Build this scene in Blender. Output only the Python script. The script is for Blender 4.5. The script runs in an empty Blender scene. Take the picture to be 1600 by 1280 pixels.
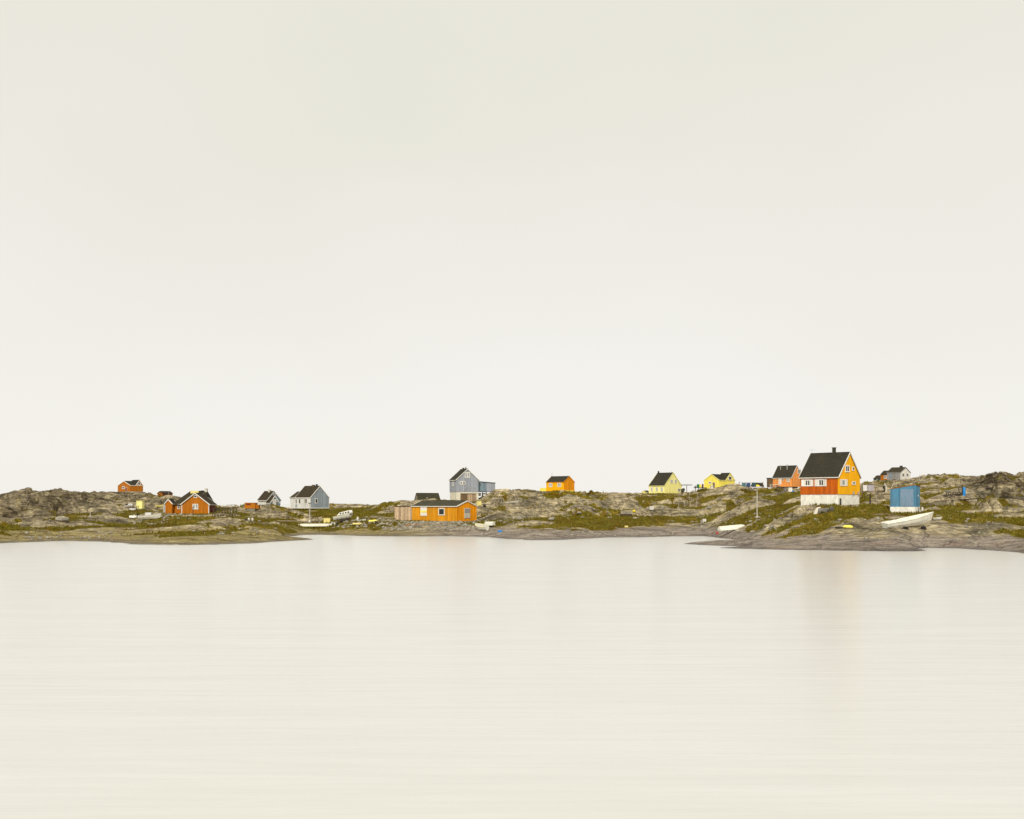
import bpy, math, random
import numpy as np
from mathutils import Vector, Matrix
random.seed(7)
SC = bpy.context.scene
COL = SC.collection
R = math.radians
# ------------------------------------------------------------------ camera
H = 5.5; F = 1600.0; V0 = 787.0          # eye height, focal length in photo pixels, horizon row
cam = bpy.data.cameras.new('camera'); co = bpy.data.objects.new('camera', cam); COL.objects.link(co)
cam.sensor_fit = 'HORIZONTAL'; cam.sensor_width = 36; cam.lens = 36
cam.shift_y = (V0 - 640) / 1600
cam.clip_start = 0.5; cam.clip_end = 20000
co.location = (0, 0, H); co.rotation_euler = (R(90), 0, 0)
SC.camera = co
SC.view_settings.view_transform = 'Standard'; SC.view_settings.look = 'None'
SC.view_settings.exposure = 0; SC.view_settings.gamma = 1; SC.view_settings.use_curve_mapping = False
SC.render.resolution_x = 1024; SC.render.resolution_y = 819
# ------------------------------------------------------------------ sky and sun
SUN_EL, SUN_AZ = 38, 191                # azimuth clockwise from +Y: behind the camera, to its left
w = bpy.data.worlds.new('World'); SC.world = w; w.use_nodes = True
nt = w.node_tree; N = nt.nodes; Lk = nt.links
bg = N['Background']; bg.inputs['Strength'].default_value = 0.1
sky = N.new('ShaderNodeTexSky'); sky.sky_type = 'NISHITA'; sky.sun_disc = False
sky.sun_elevation = R(SUN_EL); sky.sun_rotation = R(SUN_AZ)
tc = N.new('ShaderNodeTexCoord')
sep = N.new('ShaderNodeSeparateXYZ'); Lk.new(tc.outputs['Generated'], sep.inputs[0])
mp = N.new('ShaderNodeMapping'); mp.inputs['Scale'].default_value = (1.0, 1.0, 1.9); Lk.new(tc.outputs['Generated'], mp.inputs[0])
nz = N.new('ShaderNodeTexNoise'); nz.inputs['Scale'].default_value = 2.1; nz.inputs['Detail'].default_value = 3.0; nz.inputs['Roughness'].default_value = 0.45
Lk.new(mp.outputs[0], nz.inputs['Vector'])
# overcast: lightest cream at the horizon, slightly greyer-green higher up, with very soft cloud mottling
hr = N.new('ShaderNodeMapRange'); hr.inputs[1].default_value = 0.02; hr.inputs[2].default_value = 0.50
hr.interpolation_type = 'SMOOTHSTEP'
Lk.new(sep.outputs['Z'], hr.inputs[0])
ad = N.new('ShaderNodeMath'); ad.operation = 'MULTIPLY_ADD'; ad.inputs[1].default_value = 1.2; ad.inputs[2].default_value = -0.60
Lk.new(nz.outputs['Fac'], ad.inputs[0])
sm = N.new('ShaderNodeMath'); sm.operation = 'ADD'; sm.use_clamp = True
Lk.new(hr.outputs[0], sm.inputs[0]); Lk.new(ad.outputs[0], sm.inputs[1])
cr = N.new('ShaderNodeValToRGB')
els = cr.color_ramp.elements
els[0].position = 0.0; els[0].color = (9.15, 8.92, 8.40, 1)
els[1].position = 1.0; els[1].color = (8.22, 8.07, 7.08, 1)
e = els.new(0.42); e.color = (8.80, 8.50, 7.88, 1)
Lk.new(sm.outputs[0], cr.inputs[0])
mx = N.new('ShaderNodeMix'); mx.data_type = 'RGBA'; mx.inputs['Factor'].default_value = 0.97
Lk.new(sky.outputs[0], mx.inputs['A']); Lk.new(cr.outputs[0], mx.inputs['B'])
Lk.new(mx.outputs['Result'], bg.inputs['Color'])
sl = bpy.data.lights.new('sun', 'SUN'); sl.energy = 3.2; sl.angle = R(3); sl.color = (1.0, 0.95, 0.86)
so = bpy.data.objects.new('sun', sl); COL.objects.link(so)
sdir = Vector((math.sin(R(SUN_AZ)) * math.cos(R(SUN_EL)), math.cos(R(SUN_AZ)) * math.cos(R(SUN_EL)), math.sin(R(SUN_EL))))
so.rotation_euler = sdir.to_track_quat('Z', 'Y').to_euler(); so.location = (-40, -40, 60)

# ------------------------------------------------------------------ helpers
def tag(o, label=None, cat=None, group=None, kind=None):
    if label: o['label'] = label
    if cat: o['category'] = cat
    if group: o['group'] = group
    if kind: o['kind'] = kind
    return o
def thing(name, label, cat, loc, yaw=0.0, group=None, rot=None):
    o = bpy.data.objects.new(name, None); COL.objects.link(o); o.empty_display_size = 0.3
    o.location = loc; o.rotation_euler = rot if rot else (0, 0, yaw)
    return tag(o, label, cat, group)
class MB:
    def __init__(s): s.v = []; s.f = []
    def add(s, vs, fs):
        b = len(s.v); s.v += [tuple(p) for p in vs]; s.f += [tuple(b + i for i in q) for q in fs]; return s
    def box(s, x0, x1, y0, y1, z0, z1):
        if x0 > x1: x0, x1 = x1, x0
        if y0 > y1: y0, y1 = y1, y0
        return s.hexa([(x0,y0,z0),(x1,y0,z0),(x1,y1,z0),(x0,y1,z0),(x0,y0,z1),(x1,y0,z1),(x1,y1,z1),(x0,y1,z1)])
    def hexa(s, p):
        return s.add(p, [(3,2,1,0),(4,5,6,7),(0,1,5,4),(1,2,6,5),(2,3,7,6),(3,0,4,7)])
    def bar(s, p0, p1, a, b=None):
        b = b or a; p0 = Vector(p0); p1 = Vector(p1); d = (p1 - p0).normalized()
        up = Vector((0,0,1)) if abs(d.z) < 0.9 else Vector((0,1,0))
        q = d.cross(up).normalized() * (a/2); r = q.cross(d).normalized() * (b/2)
        return s.hexa([p0-q-r, p0+q-r, p1+q-r, p1-q-r, p0-q+r, p0+q+r, p1+q+r, p1-q+r])
    def cyl(s, p0, p1, r0, r1=None, n=8):
        r1 = r0 if r1 is None else r1; p0 = Vector(p0); p1 = Vector(p1); d = (p1-p0).normalized()
        up = Vector((0,0,1)) if abs(d.z) < 0.9 else Vector((1,0,0))
        a = d.cross(up).normalized(); b = a.cross(d)
        vs = []
        for P, r in ((p0,r0),(p1,r1)):
            for i in range(n):
                t = 2*math.pi*i/n; vs.append(P + (a*math.cos(t)+b*math.sin(t))*r)
        fs = [(i,(i+1)%n,n+(i+1)%n,n+i) for i in range(n)] + [tuple(range(n))[::-1], tuple(range(n,2*n))]
        return s.add(vs, fs)
    def grid(s, rows, close=False):
        b = len(s.v); m = len(rows[0])
        for r in rows: s.v += [tuple(p) for p in r]
        for i in range(len(rows)-1):
            for j in range(m if close else m-1):
                k = (j+1) % m
                s.f.append((b+i*m+j, b+i*m+k, b+(i+1)*m+k, b+(i+1)*m+j))
        return s
    def blob(s, c, r, sq=(1,1,1), seed=0, rough=0.25, n=7, m=5):
        rng = random.Random(seed); rows = []
        ph = [rng.uniform(0,6.3) for _ in range(6)]
        for i in range(m+1):
            th = math.pi*i/m; row = []
            for j in range(n):
                a = 2*math.pi*j/n
                k = 1 + rough*(math.sin(2*a+ph[0])*math.sin(th*2+ph[1]) + 0.6*math.sin(3*a+ph[2]+th) )
                if 0 < i < m: k += rng.uniform(-rough,rough)*0.5
                if i in (0,m): k = 1
                row.append((c[0]+r*sq[0]*k*math.sin(th)*math.cos(a), c[1]+r*sq[1]*k*math.sin(th)*math.sin(a), c[2]+r*sq[2]*k*math.cos(th)))
            rows.append(row)
        return s.grid(rows, True)
    def build(s, name, mat, parent=None, smooth=False, label=None):
        me = bpy.data.meshes.new(name); me.from_pydata(s.v, [], s.f); me.validate(); me.update()
        if smooth:
            me.polygons.foreach_set('use_smooth', [True]*len(me.polygons))
        me.materials.append(mat)
        o = bpy.data.objects.new(name, me); COL.objects.link(o)
        if parent: o.parent = parent
        if label: o['label'] = label
        return o

# ------------------------------------------------------------------ materials
def mixc(nt, fac, a, b, blend='MIX'):
    m = nt.nodes.new('ShaderNodeMix'); m.data_type = 'RGBA'; m.blend_type = blend
    for sock, v in (('Factor', fac), ('A', a), ('B', b)):
        if isinstance(v, bpy.types.NodeSocket): nt.links.new(v, m.inputs[sock])
        elif sock == 'Factor': m.inputs['Factor'].default_value = v
        else: m.inputs[sock].default_value = (*v, 1)
    return m.outputs['Result']
def noise(nt, vec, scale, detail=4, rough=0.55, dist=0.0):
    n = nt.nodes.new('ShaderNodeTexNoise'); n.inputs['Scale'].default_value = scale
    n.inputs['Detail'].default_value = detail; n.inputs['Roughness'].default_value = rough; n.inputs['Distortion'].default_value = dist
    nt.links.new(vec, n.inputs['Vector']); return n.outputs['Fac']
def mapping(nt, vec, scale=(1,1,1), rot=(0,0,0), loc=(0,0,0)):
    m = nt.nodes.new('ShaderNodeMapping'); m.inputs['Scale'].default_value = scale; m.inputs['Rotation'].default_value = rot; m.inputs['Location'].default_value = loc
    nt.links.new(vec, m.inputs['Vector']); return m.outputs[0]
def mrange(nt, v, a, b, c=0.0, d=1.0, smooth=False):
    m = nt.nodes.new('ShaderNodeMapRange'); nt.links.new(v, m.inputs[0])
    if smooth: m.interpolation_type = 'SMOOTHSTEP'
    for i, q in enumerate((a,b,c,d)): m.inputs[i+1].default_value = q
    return m.outputs[0]
def mth(nt, op, a, b=None, clamp=False):
    m = nt.nodes.new('ShaderNodeMath'); m.operation = op; m.use_clamp = clamp
    for i, v in enumerate((a, b)):
        if v is None: continue
        if isinstance(v, bpy.types.NodeSocket): nt.links.new(v, m.inputs[i])
        else: m.inputs[i].default_value = v
    return m.outputs[0]
def ramp(nt, fac, stops):
    r = nt.nodes.new('ShaderNodeValToRGB'); nt.links.new(fac, r.inputs[0]); e = r.color_ramp.elements
    while len(e) > 1: e.remove(e[-1])
    e[0].position = stops[0][0]; e[0].color = (*stops[0][1], 1)
    for p, c in stops[1:]:
        q = e.new(p); q.color = (*c, 1)
    return r.outputs[0]
def newmat(name):
    m = bpy.data.materials.new(name); m.use_nodes = True; nt = m.node_tree
    return m, nt, nt.nodes['Principled BSDF']
def bump(nt, bs, h, strength=0.4, dist=0.05):
    b = nt.nodes.new('ShaderNodeBump'); b.inputs['Strength'].default_value = strength; b.inputs['Distance'].default_value = dist
    nt.links.new(h, b.inputs['Height']); nt.links.new(b.outputs[0], bs.inputs['Normal'])
def paint(name, c, rough=0.6, wear=0.25, wearc=None, streak=(3,3,0.35), sc=1.0, dirt=0.2, boards=0.17):
    """painted boards or sheet: vertical streaks of fading, worn patches, slight dirt"""
    m, nt, bs = newmat(name)
    t = nt.nodes.new('ShaderNodeTexCoord').outputs['Object']
    s = noise(nt, mapping(nt, t, tuple(q*sc for q in streak)), 2.0, 5, 0.65)
    a = tuple(q*0.78 for q in c); b = tuple(min(1, q*1.16) for q in c)
    col = mixc(nt, mrange(nt, s, 0.3, 0.7), a, b)
    n2 = noise(nt, mapping(nt, t, (4*sc,4*sc,1.4*sc)), 1.6, 6, 0.7)
    wc = wearc or tuple(0.6*q+0.3*max(c)*(0.55,0.45,0.2)[i] for i, q in enumerate(c))
    col = mixc(nt, mrange(nt, n2, 0.62-wear*0.5, 0.78, 0, min(1, wear*2.2)), col, wc)
    n3 = noise(nt, t, 0.6*sc, 4, 0.6)
    col = mixc(nt, mrange(nt, n3, 0.5, 0.75, 0, dirt), col, (0.16,0.11,0.05))
    isl = nt.nodes.new('ShaderNodeNewGeometry').outputs['Random Per Island']      # every board has its own tone
    oi = nt.nodes.new('ShaderNodeObjectInfo').outputs['Random']
    rr = mth(nt, 'FRACT', mth(nt, 'ADD', isl, mth(nt, 'MULTIPLY', oi, 7.3)))
    col = mixc(nt, 1.0, col, mixc(nt, rr, (1-boards,)*3, (1+boards*0.7,)*3), 'MULTIPLY')
    nt.links.new(col, bs.inputs['Base Color']); bs.inputs['Roughness'].default_value = rough; bs.inputs['Specular IOR Level'].default_value = 0.12
    bump(nt, bs, n2, 0.3, 0.01)
    return m
M = {}
M['orange_red'] = paint('orange_red_boards', (0.50,0.105,0.007), wear=0.12)
M['orange_yellow'] = paint('orange_yellow_boards', (0.90,0.43,0.004), wear=0.06, boards=0.08, dirt=0.08)
M['orange'] = paint('orange_boards', (0.66,0.28,0.012), wear=0.16)
M['orange_gable'] = paint('orange_gable_boards', (0.80,0.30,0.005), wear=0.14)
M['orange_brown'] = paint('burnt_orange_boards', (0.40,0.135,0.007), wear=0.15)
M['orange_dark'] = paint('rusty_orange_boards', (0.42,0.135,0.006), wear=0.15)
M['orange_pale'] = paint('pale_orange_boards', (0.80,0.32,0.085), wear=0.15)
M['red_dark'] = paint('dark_red_and_shaded_boards', (0.17,0.028,0.014), wear=0.1)  # real dark red, and the painted-in shade of one orange house's side
M['yellow_pale'] = paint('pale_yellow_boards', (0.92,0.82,0.32), wear=0.03, dirt=0.04, boards=0.06)
M['yellow'] = paint('yellow_boards', (0.90,0.74,0.13), wear=0.03, dirt=0.05, boards=0.06)
M['white'] = paint('white_paint', (0.74,0.71,0.64), wear=0.1, dirt=0.1)
M['white_wall'] = paint('white_boards', (0.66,0.66,0.62), wear=0.2, wearc=(0.45,0.46,0.45))
M['white_trim'] = paint('white_trim', (0.76,0.73,0.66), wear=0.05, dirt=0.05)
M['bluegrey'] = paint('blue_grey_boards', (0.29,0.335,0.37), wear=0.2, wearc=(0.34,0.38,0.41))
M['greyblue'] = paint('weathered_grey_blue_boards', (0.32,0.35,0.39), wear=0.4, wearc=(0.37,0.37,0.40))
M['slateblue'] = paint('slate_blue_boards', (0.17,0.235,0.28), wear=0.25)
M['teal_dark'] = paint('dark_teal_boards', (0.05,0.09,0.10), wear=0.2)
M['grey_wall'] = paint('grey_boards', (0.26,0.25,0.24), wear=0.2)
M['stone_wall'] = paint('stone_plaster', (0.24,0.22,0.16), wear=0.4, streak=(2,2,2))
M['render'] = paint('white_render', (0.77,0.745,0.66), wear=0.03, wearc=(0.68,0.65,0.57), streak=(1,1,0.6), dirt=0.05, boards=0.02)
M['cream'] = paint('cream_render', (0.66,0.62,0.50), wear=0.2, streak=(1,1,0.6), dirt=0.2)
M['blue'] = paint('blue_boards', (0.085,0.235,0.36), wear=0.2, wearc=(0.13,0.26,0.34), sc=0.8)
M['blue_faded'] = paint('faded_blue_paint', (0.10,0.25,0.37), wear=0.7, wearc=(0.30,0.32,0.40), sc=1.0)
M['annex_blue'] = paint('annex_blue_boards', (0.20,0.27,0.32), wear=0.35, wearc=(0.26,0.33,0.37))
M['wood_grey'] = paint('weathered_wood', (0.26,0.21,0.15), wear=0.5, wearc=(0.42,0.38,0.31), streak=(6,6,0.4), boards=.3)
M['wood_dark'] = paint('dark_wood', (0.06,0.045,0.03), wear=0.2)
M['wood_mid'] = paint('brown_wood', (0.16,0.105,0.055), wear=0.3)
M['wood_pale'] = paint('pale_wood', (0.42,0.35,0.24), wear=0.3)
M['white_peel'] = paint('peeling_whitewash', (0.36,0.16,0.045), wear=0.75, wearc=(0.70,0.62,0.46), streak=(3,3,0.3), sc=1.0, boards=0.4)
M['roof'] = paint('roof_felt', (0.034,0.031,0.021), rough=0.85, wear=0.2, wearc=(0.055,0.052,0.038), streak=(0.8,0.8,2), dirt=0.1)
M['roof_brown'] = paint('brown_roof_felt', (0.040,0.031,0.018), rough=0.85, wear=0.3, wearc=(0.065,0.053,0.033), streak=(0.8,0.8,2))
M['roof_green'] = paint('mossy_roof_felt', (0.048,0.045,0.027), rough=0.85, wear=0.3, wearc=(0.07,0.066,0.043), streak=(0.8,0.8,2))
M['metal'] = paint('grey_metal', (0.36,0.35,0.32), rough=0.5, wear=0.2)
M['pole'] = paint('pale_pole', (0.50,0.47,0.40), rough=0.6, wear=0.2)
M['black'] = paint('black_rubber', (0.025,0.022,0.022), wear=0.1)
M['boat_white'] = paint('boat_white', (0.72,0.70,0.60), rough=0.4, wear=0.12, wearc=(0.52,0.50,0.40), streak=(0.6,3,3), dirt=0.15)
M['boat_yellow'] = paint('boat_yellow', (0.78,0.66,0.24), rough=0.45, wear=0.1)
M['yellow_bright'] = paint('bright_yellow', (0.82,0.66,0.03), wear=0.05, dirt=0.05)
M['green'] = paint('green_plastic', (0.015,0.16,0.06), wear=0.1)
M['bluebright'] = paint('bright_blue', (0.03,0.22,0.55), wear=0.05, dirt=0.05)
M['red'] = paint('red_plastic', (0.45,0.05,0.04), wear=0.1)
M['cloth_white'] = paint('white_cloth', (0.66,0.64,0.62), wear=0.1)
M['cloth_lilac'] = paint('lilac_cloth', (0.42,0.39,0.42), wear=0.1)
M['cloth_teal'] = paint('teal_cloth', (0.10,0.19,0.20), wear=0.1)
M['cloth_navy'] = paint('navy_cloth', (0.05,0.09,0.20), wear=0.1)
m, nt_, bs = newmat('window_glass')
bs.inputs['Base Color'].default_value = (0.03,0.035,0.035,1); bs.inputs['Roughness'].default_value = 0.12
M['glass'] = m
m, nt_, bs = newmat('curtained_glass')
t = nt_.nodes.new('ShaderNodeTexCoord').outputs['Object']
nt_.links.new(mixc(nt_, mrange(nt_, noise(nt_, mapping(nt_, t, (4,4,1)), 2, 2), .4, .6), (0.20,0.22,0.22), (0.42,0.42,0.40)), bs.inputs['Base Color'])
bs.inputs['Roughness'].default_value = 0.2
M['glass_pale'] = m
def rockmat(name, dark=False):
    m, nt, bs = newmat(name)
    t = nt.nodes.new('ShaderNodeNewGeometry').outputs['Position']
    a = noise(nt, t, 0.7, 6, 0.6, 0.4)
    k = 0.55 if dark else 1.0
    c = ramp(nt, a, [(0.3,(0.15*k,0.13*k,0.105*k)),(0.5,(0.27*k,0.24*k,0.19*k)),(0.7,(0.40*k,0.37*k,0.29*k))])
    s = noise(nt, t, 6, 4, 0.7)
    c = mixc(nt, 1.0, c, mixc(nt, mrange(nt, s, .35, .65), (0.65,0.65,0.65), (1.25,1.25,1.22)), 'MULTIPLY')
    nt.links.new(c, bs.inputs['Base Color']); bs.inputs['Roughness'].default_value = 0.9
    bump(nt, bs, s, 0.6, 0.06); return m
M['rock'] = rockmat('granite'); M['rock_dark'] = rockmat('dark_granite', True)

# ------------------------------------------------------------------ terrain
def hsh(ix, iy, seed):
    n = (ix.astype(np.int64)*374761393 + iy.astype(np.int64)*668265263 + seed*974634777) & 0xffffffff
    n = ((n ^ (n >> 13)) * 1274126177) & 0xffffffff
    n = ((n ^ (n >> 15)) * 2246822519) & 0xffffffff
    return ((n ^ (n >> 16)) & 0xffffff) / float(0x1000000)
def perlin(x, y, seed=0):
    ix = np.floor(x); iy = np.floor(y); fx = x-ix; fy = y-iy
    ux = fx*fx*fx*(fx*(fx*6-15)+10); uy = fy*fy*fy*(fy*(fy*6-15)+10)
    def g(ox, oy):
        a = hsh(ix+ox, iy+oy, seed)*2*np.pi
        return np.cos(a)*(fx-ox) + np.sin(a)*(fy-oy)
    return 1.45*((g(0,0)*(1-ux)+g(1,0)*ux)*(1-uy) + (g(0,1)*(1-ux)+g(1,1)*ux)*uy)
def fbm(x, y, o=4, seed=0, gain=0.5):
    s = 0; a = 1.0
    for i in range(o):
        s = s + a*perlin(x*2**i+17.3*i, y*2**i-9.1*i, seed+i); a *= gain
    return s
def worley(x, y, seed=0):
    ix = np.floor(x); iy = np.floor(y)
    f1 = np.full(x.shape, 9.0); f2 = np.full(x.shape, 9.0); val = np.zeros(x.shape)
    for ox in (-1,0,1):
        for oy in (-1,0,1):
            cx = ix+ox; cy = iy+oy
            px = cx + 0.15 + 0.7*hsh(cx,cy,seed); py = cy + 0.15 + 0.7*hsh(cx,cy,seed+1)
            dx = x-px; dy = y-py; d = np.sqrt(dx*dx+dy*dy)
            a = hsh(cx,cy,seed+2); b = hsh(cx,cy,seed+3); c = hsh(cx,cy,seed+4)
            v = (a-0.5) + (b-0.5)*1.6*dx + (c-0.2)*1.0*dy
            n = d < f1
            f2 = np.where(n, f1, np.minimum(f2, d)); val = np.where(n, v, val); f1 = np.where(n, d, f1)
    return f1, f2, val
def sst(a, b, x):
    t = np.clip((x-a)/(b-a), 0, 1); return t*t*(3-2*t)
KD = 0.72
SHORE = [(-400,852),(0,849),(50,847),(100,845),(150,846),(200,850),(250,851.5),(330,851.5),(400,849),(430,846),(452,839),(475,836),(500,835.5),
         (560,837.5),(640,838),(700,838),(760,839),(790,842),(830,844),(870,844.5),(910,842),(950,840),(1000,840),(1050,838),(1100,838),
         (1140,842),(1170,848),(1210,856),(1300,859.5),(1400,860),(1450,856),(1500,857),(1560,861),(1600,865),(1700,868),(2000,868)]
SKYL = [(-400,786),(-150,779),(0,773),(20,768),(45,764.5),(60,770),(72,765),(95,763.5),(108,768),(135,768.5),(184,768),(223,768.5),(250,772),(280,776),
        (330,789),(355,791),(400,789),(455,790),(515,787),(560,788),(612,790),(632,787),(648,782),(690,777.5),(712,774),(745,774),(768,768),(790,765.5),
        (820,765),(850,767),(900,767.5),(950,770),(1010,771),(1070,769),(1100,764),(1200,763),(1250,764),(1330,760),(1352,753),(1380,750.5),
        (1420,749),(1437,744),(1457,741),(1485,741),(1510,743.5),(1530,744),(1550,738),(1562,736.5),(1575,739),(1584,743),(1591,739),(1602,737),(1700,742),(1850,760),(2000,780)]
# station: (k1 v,D), (k2), (k3), ridge D   (D before the KD scale)
ST = [(-400,(826,235),(812,262),(796,300),340),(0,(824,235),(811,262),(785,292),330),(60,(824,235),(813,258),(788,287),335),(130,(822,240),(806,290),(788,340),420),
      (200,(826,245),(811,290),(788,390),530),(300,(826,248),(806,312),(796,350),420),(390,(828,250),(818,290),(802,340),405),(440,(828,266),(816,295),(801,345),402),(500,(827,280),(812,300),(796,362),390),
      (560,(824,262),(812,300),(798,350),400),(640,(821,252),(813,275),(795,330),400),(720,(822,250),(812,268),(796,320),372),(800,(826,245),(812,270),(788,330),420),
      (900,(828,242),(810,275),(788,335),440),(1000,(828,245),(812,270),(790,330),440),(1100,(824,250),(806,275),(785,330),430),(1200,(829,208),(806,235),(784,290),400),
      (1300,(822,190),(800,206),(786,225),350),(1400,(826,180),(804,203),(778,275),430),(1500,(830,185),(800,212),(772,275),400),(1560,(830,183),(797,220),(772,252),320),
      (1650,(836,180),(800,220),(770,260),320),(2000,(840,180),(806,220),(790,260),320)]
def ip(tab, u): return np.interp(u, [q[0] for q in tab], [q[1] for q in tab])
su = [s[0] for s in ST]
def zpix(v, D): return H - (v-V0)/F*D
PADS = []        # (x, y, z, rx, ry, sight_v)
SLABS = [((-46,143.5),(-30.6,159.5),5.8,0.5,0.9),((23.2,141.5),(43,127.5),5.5,0.5,1.0),((24.5,127.6),(45,121.5),3.8,0.4,0.6)]
CORR = None
def base_profile(u, D):
    vs = ip(SHORE, u); Ds = H*F/(vs-V0)
    Dr = np.interp(u, su, [s[4]*KD for s in ST]); vr = ip(SKYL, u); zr = zpix(vr, Dr)
    ks = [(Ds, np.zeros_like(Ds)-0.02)]
    for i in (1,2,3):
        v = np.interp(u, su, [s[i][0] for s in ST]); d = np.interp(u, su, [s[i][1]*KD for s in ST])
        ks.append((d, zpix(v, d)))
    ks.append((Dr, zr))
    z = np.where(D < Ds, -(Ds-D)*0.10, 0.0)
    for (d0,z0),(d1,z1) in zip(ks[:-1], ks[1:]):
        t = np.clip((D-d0)/np.maximum(d1-d0, 0.5), 0, 1)
        z = np.where((D >= d0) & (D <= d1), z0+(z1-z0)*t, z)
    z = np.where(D > Dr, zr-(D-Dr)*0.07-0.0006*(D-Dr)**2, z)
    return z, Ds, Dr
def bump_spot(u, D, u0, D0, ru, rd): return np.exp(-((u-u0)/ru)**2 - ((D-D0*KD)/(rd*KD))**2)
def height(x, y, full=False):
    x = np.asarray(x, float); y = np.asarray(y, float)
    D = y; u = 800 + F*x/y
    z0, Ds, Dr = base_profile(u, D)
    # the shore wanders a little
    tt = np.clip((D-Ds)/(Dr-Ds), -0.1, 1.4)
    up = sst(0.02, 0.30, tt)
    xw = x + 2.5*perlin(x/9, y/9, 91); yw = y + 2.5*perlin(x/9+40, y/9, 92)
    # whalebacks: rounded tops, sharp troughs; their long axes run right and away
    ca, sa = math.cos(R(24)), math.sin(R(24))
    lx = ca*xw + sa*yw; ly = -sa*xw + ca*yw
    b1 = 1 - np.abs(perlin(lx/30, ly/13, 3))*2.0
    b2 = np.abs(perlin(lx/17+7, ly/6.5, 5))*2
    b3 = np.abs(perlin(lx/7.5, ly/3.0, 8))*2
    b4 = np.abs(perlin(lx/3.0, ly/1.5, 18))*2
    stp = perlin(lx/11+3, ly/5.0, 23)
    led = 0.55*sst(-0.05,0.12,stp) + 0.30*sst(0.0,0.10,perlin(lx/6+9, ly/3.2, 29))     # small broken ledges
    rock = -0.95*b1 + 1.45*b2**1.3 + 0.40*b3*sst(-0.3,0.4,perlin(x/30,y/30,24)) + 0.05*b4 + led + 0.05*fbm(xw/1.3, yw/1.0, 3, 11) - 0.20
    # craggy broken hills at both ends
    crag = (1-sst(105,190,u))*sst(0.25,0.34,tt) + 0.75*sst(110,170,u)*(1-sst(235,265,u))*sst(0.42,0.6,tt) \
         + sst(1480,1535,u)*sst(0.36,0.50,tt) + 0.35*sst(1345,1400,u)*(1-sst(1450,1500,u))*sst(0.5,0.7,tt)
    crag = np.clip(crag, 0, 1)
    cx, cy = 0.8*xw - 0.6*yw, 0.6*xw + 0.8*yw
    f1, f2, v1 = worley(cx/12.5, cy/8.5, 31)
    g1, g2, v2 = worley(cx/5.0+3, cy/3.6, 47)
    cr = 1.9*v1*sst(0.0,0.16,f2-f1) - 0.9*(1-sst(0.0,0.22,f2-f1)) + 1.9*(1-f1*f1) + 0.55*v2*sst(0,0.15,g2-g1) + 0.55*(1-g1*g1) + 0.10*fbm(xw/1.5, yw/1.5, 3, 51) - 1.5
    wr = sst(1300, 1420, u)
    h1, h2, v3 = worley(cx/6.0+11, cy/3.6, 57)
    cr_r = 2.0*v3*sst(0,0.12,h2-h1) - 1.0*(1-sst(0,0.25,h2-h1)) + 1.1*(1-h1*h1) + 1.1*v1 + 0.8*v2*sst(0,0.15,g2-g1) + 0.25*fbm(xw/1.6, yw/1.2, 3, 58) - 0.6
    cr = (1.0*cr + 0.10*cr_r)*(1-wr) + 0.62*cr_r*wr
    crag = crag*(1-0.55*sst(0.80, 0.98, tt))
    k1_, k2_, _v = worley(lx/21+0.6*perlin(x/6,y/6,301), ly/8.5+0.4*perlin(x/5,y/5,302), 303)
    q1_, q2_, _v = worley(lx/8+0.5*perlin(x/3,y/3,304), ly/3.6, 305)
    rock = rock - 0.75*(1-sst(0.0,0.055,k2_-k1_)) - 0.30*(1-sst(0.0,0.07,q2_-q1_))*sst(-0.2,0.3,perlin(x/25,y/25,306)) + 0.25*hsh(np.floor(lx/21), np.floor(ly/8.5), 307)*0
    cliffs = np.clip(sst(0.30,0.55,tt), 0, 1)*0.35*v1*sst(-0.2,0.4,perlin(x/40,y/30,77))
    rock = rock*(1-0.7*crag) + 1.2*cr*crag + cliffs*(1-crag)
    amp = 0.10 + 0.95*up
    rz = z0 + amp*rock
    # grass lies in the troughs
    off = 0.50 + 0.30*sst(0.35,0.6,tt)*sst(640,760,u)*(1-sst(1230,1300,u)) + 0.60*perlin(x/30, y/22, 61) + 0.42*perlin(x/8, y/6, 62) + 0.16*perlin(x/2.6, y/2.4, 63)
    off = off + 0.95*bump_spot(u,D,240,262,170,28) + 0.8*bump_spot(u,D,470,285,130,35) + 0.55*bump_spot(u,D,560,350,90,60) \
        + 0.95*bump_spot(u,D,890,254,120,14) + 0.7*bump_spot(u,D,1010,254,50,14) + 0.9*bump_spot(u,D,1215,262,60,28) + 0.55*bump_spot(u,D,1290,208,100,8) \
        + 0.65*bump_spot(u,D,960,370,130,60) + 0.5*bump_spot(u,D,1150,360,70,60) + 0.4*bump_spot(u,D,330,360,80,60) + 0.45*bump_spot(u,D,1380,225,45,22) + 0.5*bump_spot(u,D,1490,222,80,9) \
        + 0.45*bump_spot(u,D,760,262,40,10) + 0.35*bump_spot(u,D,140,420,60,60)
    off = off - 0.45*bump_spot(u,D,820,300,80,22) - 0.5*bump_spot(u,D,1450,190,150,10) - 0.4*bump_spot(u,D,1080,300,70,25) - 1.5*(1-sst(0.03,0.13,tt)) - 0.75*crag
    gz = z0 + (0.25+0.75*up)*(off*0.9) + 0.09*fbm(x/2.2, y/2.2, 3, 71) + 0.30*perlin(x/14, y/10, 73)*up
    d = gz - rz
    z = np.where(d > 0, gz, rz)
    z = np.where((np.abs(d) < 0.15), 0.5*(gz+rz)+0.5*np.sqrt(d*d+0.001), z)
    patch = sst(0.10, 0.42, 0.62*perlin(x/13+5, y/5.5, 201) + 0.5*perlin(x/4.5, y/2.6, 202) + 0.22*perlin(x/1.4, y/1.2, 203) - 0.40*crag + 0.08*sst(0.3,0.7,tt))
    grass = np.maximum(sst(-0.06, 0.10, d), patch*sst(0.10, 0.22, tt)*0.9)
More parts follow.
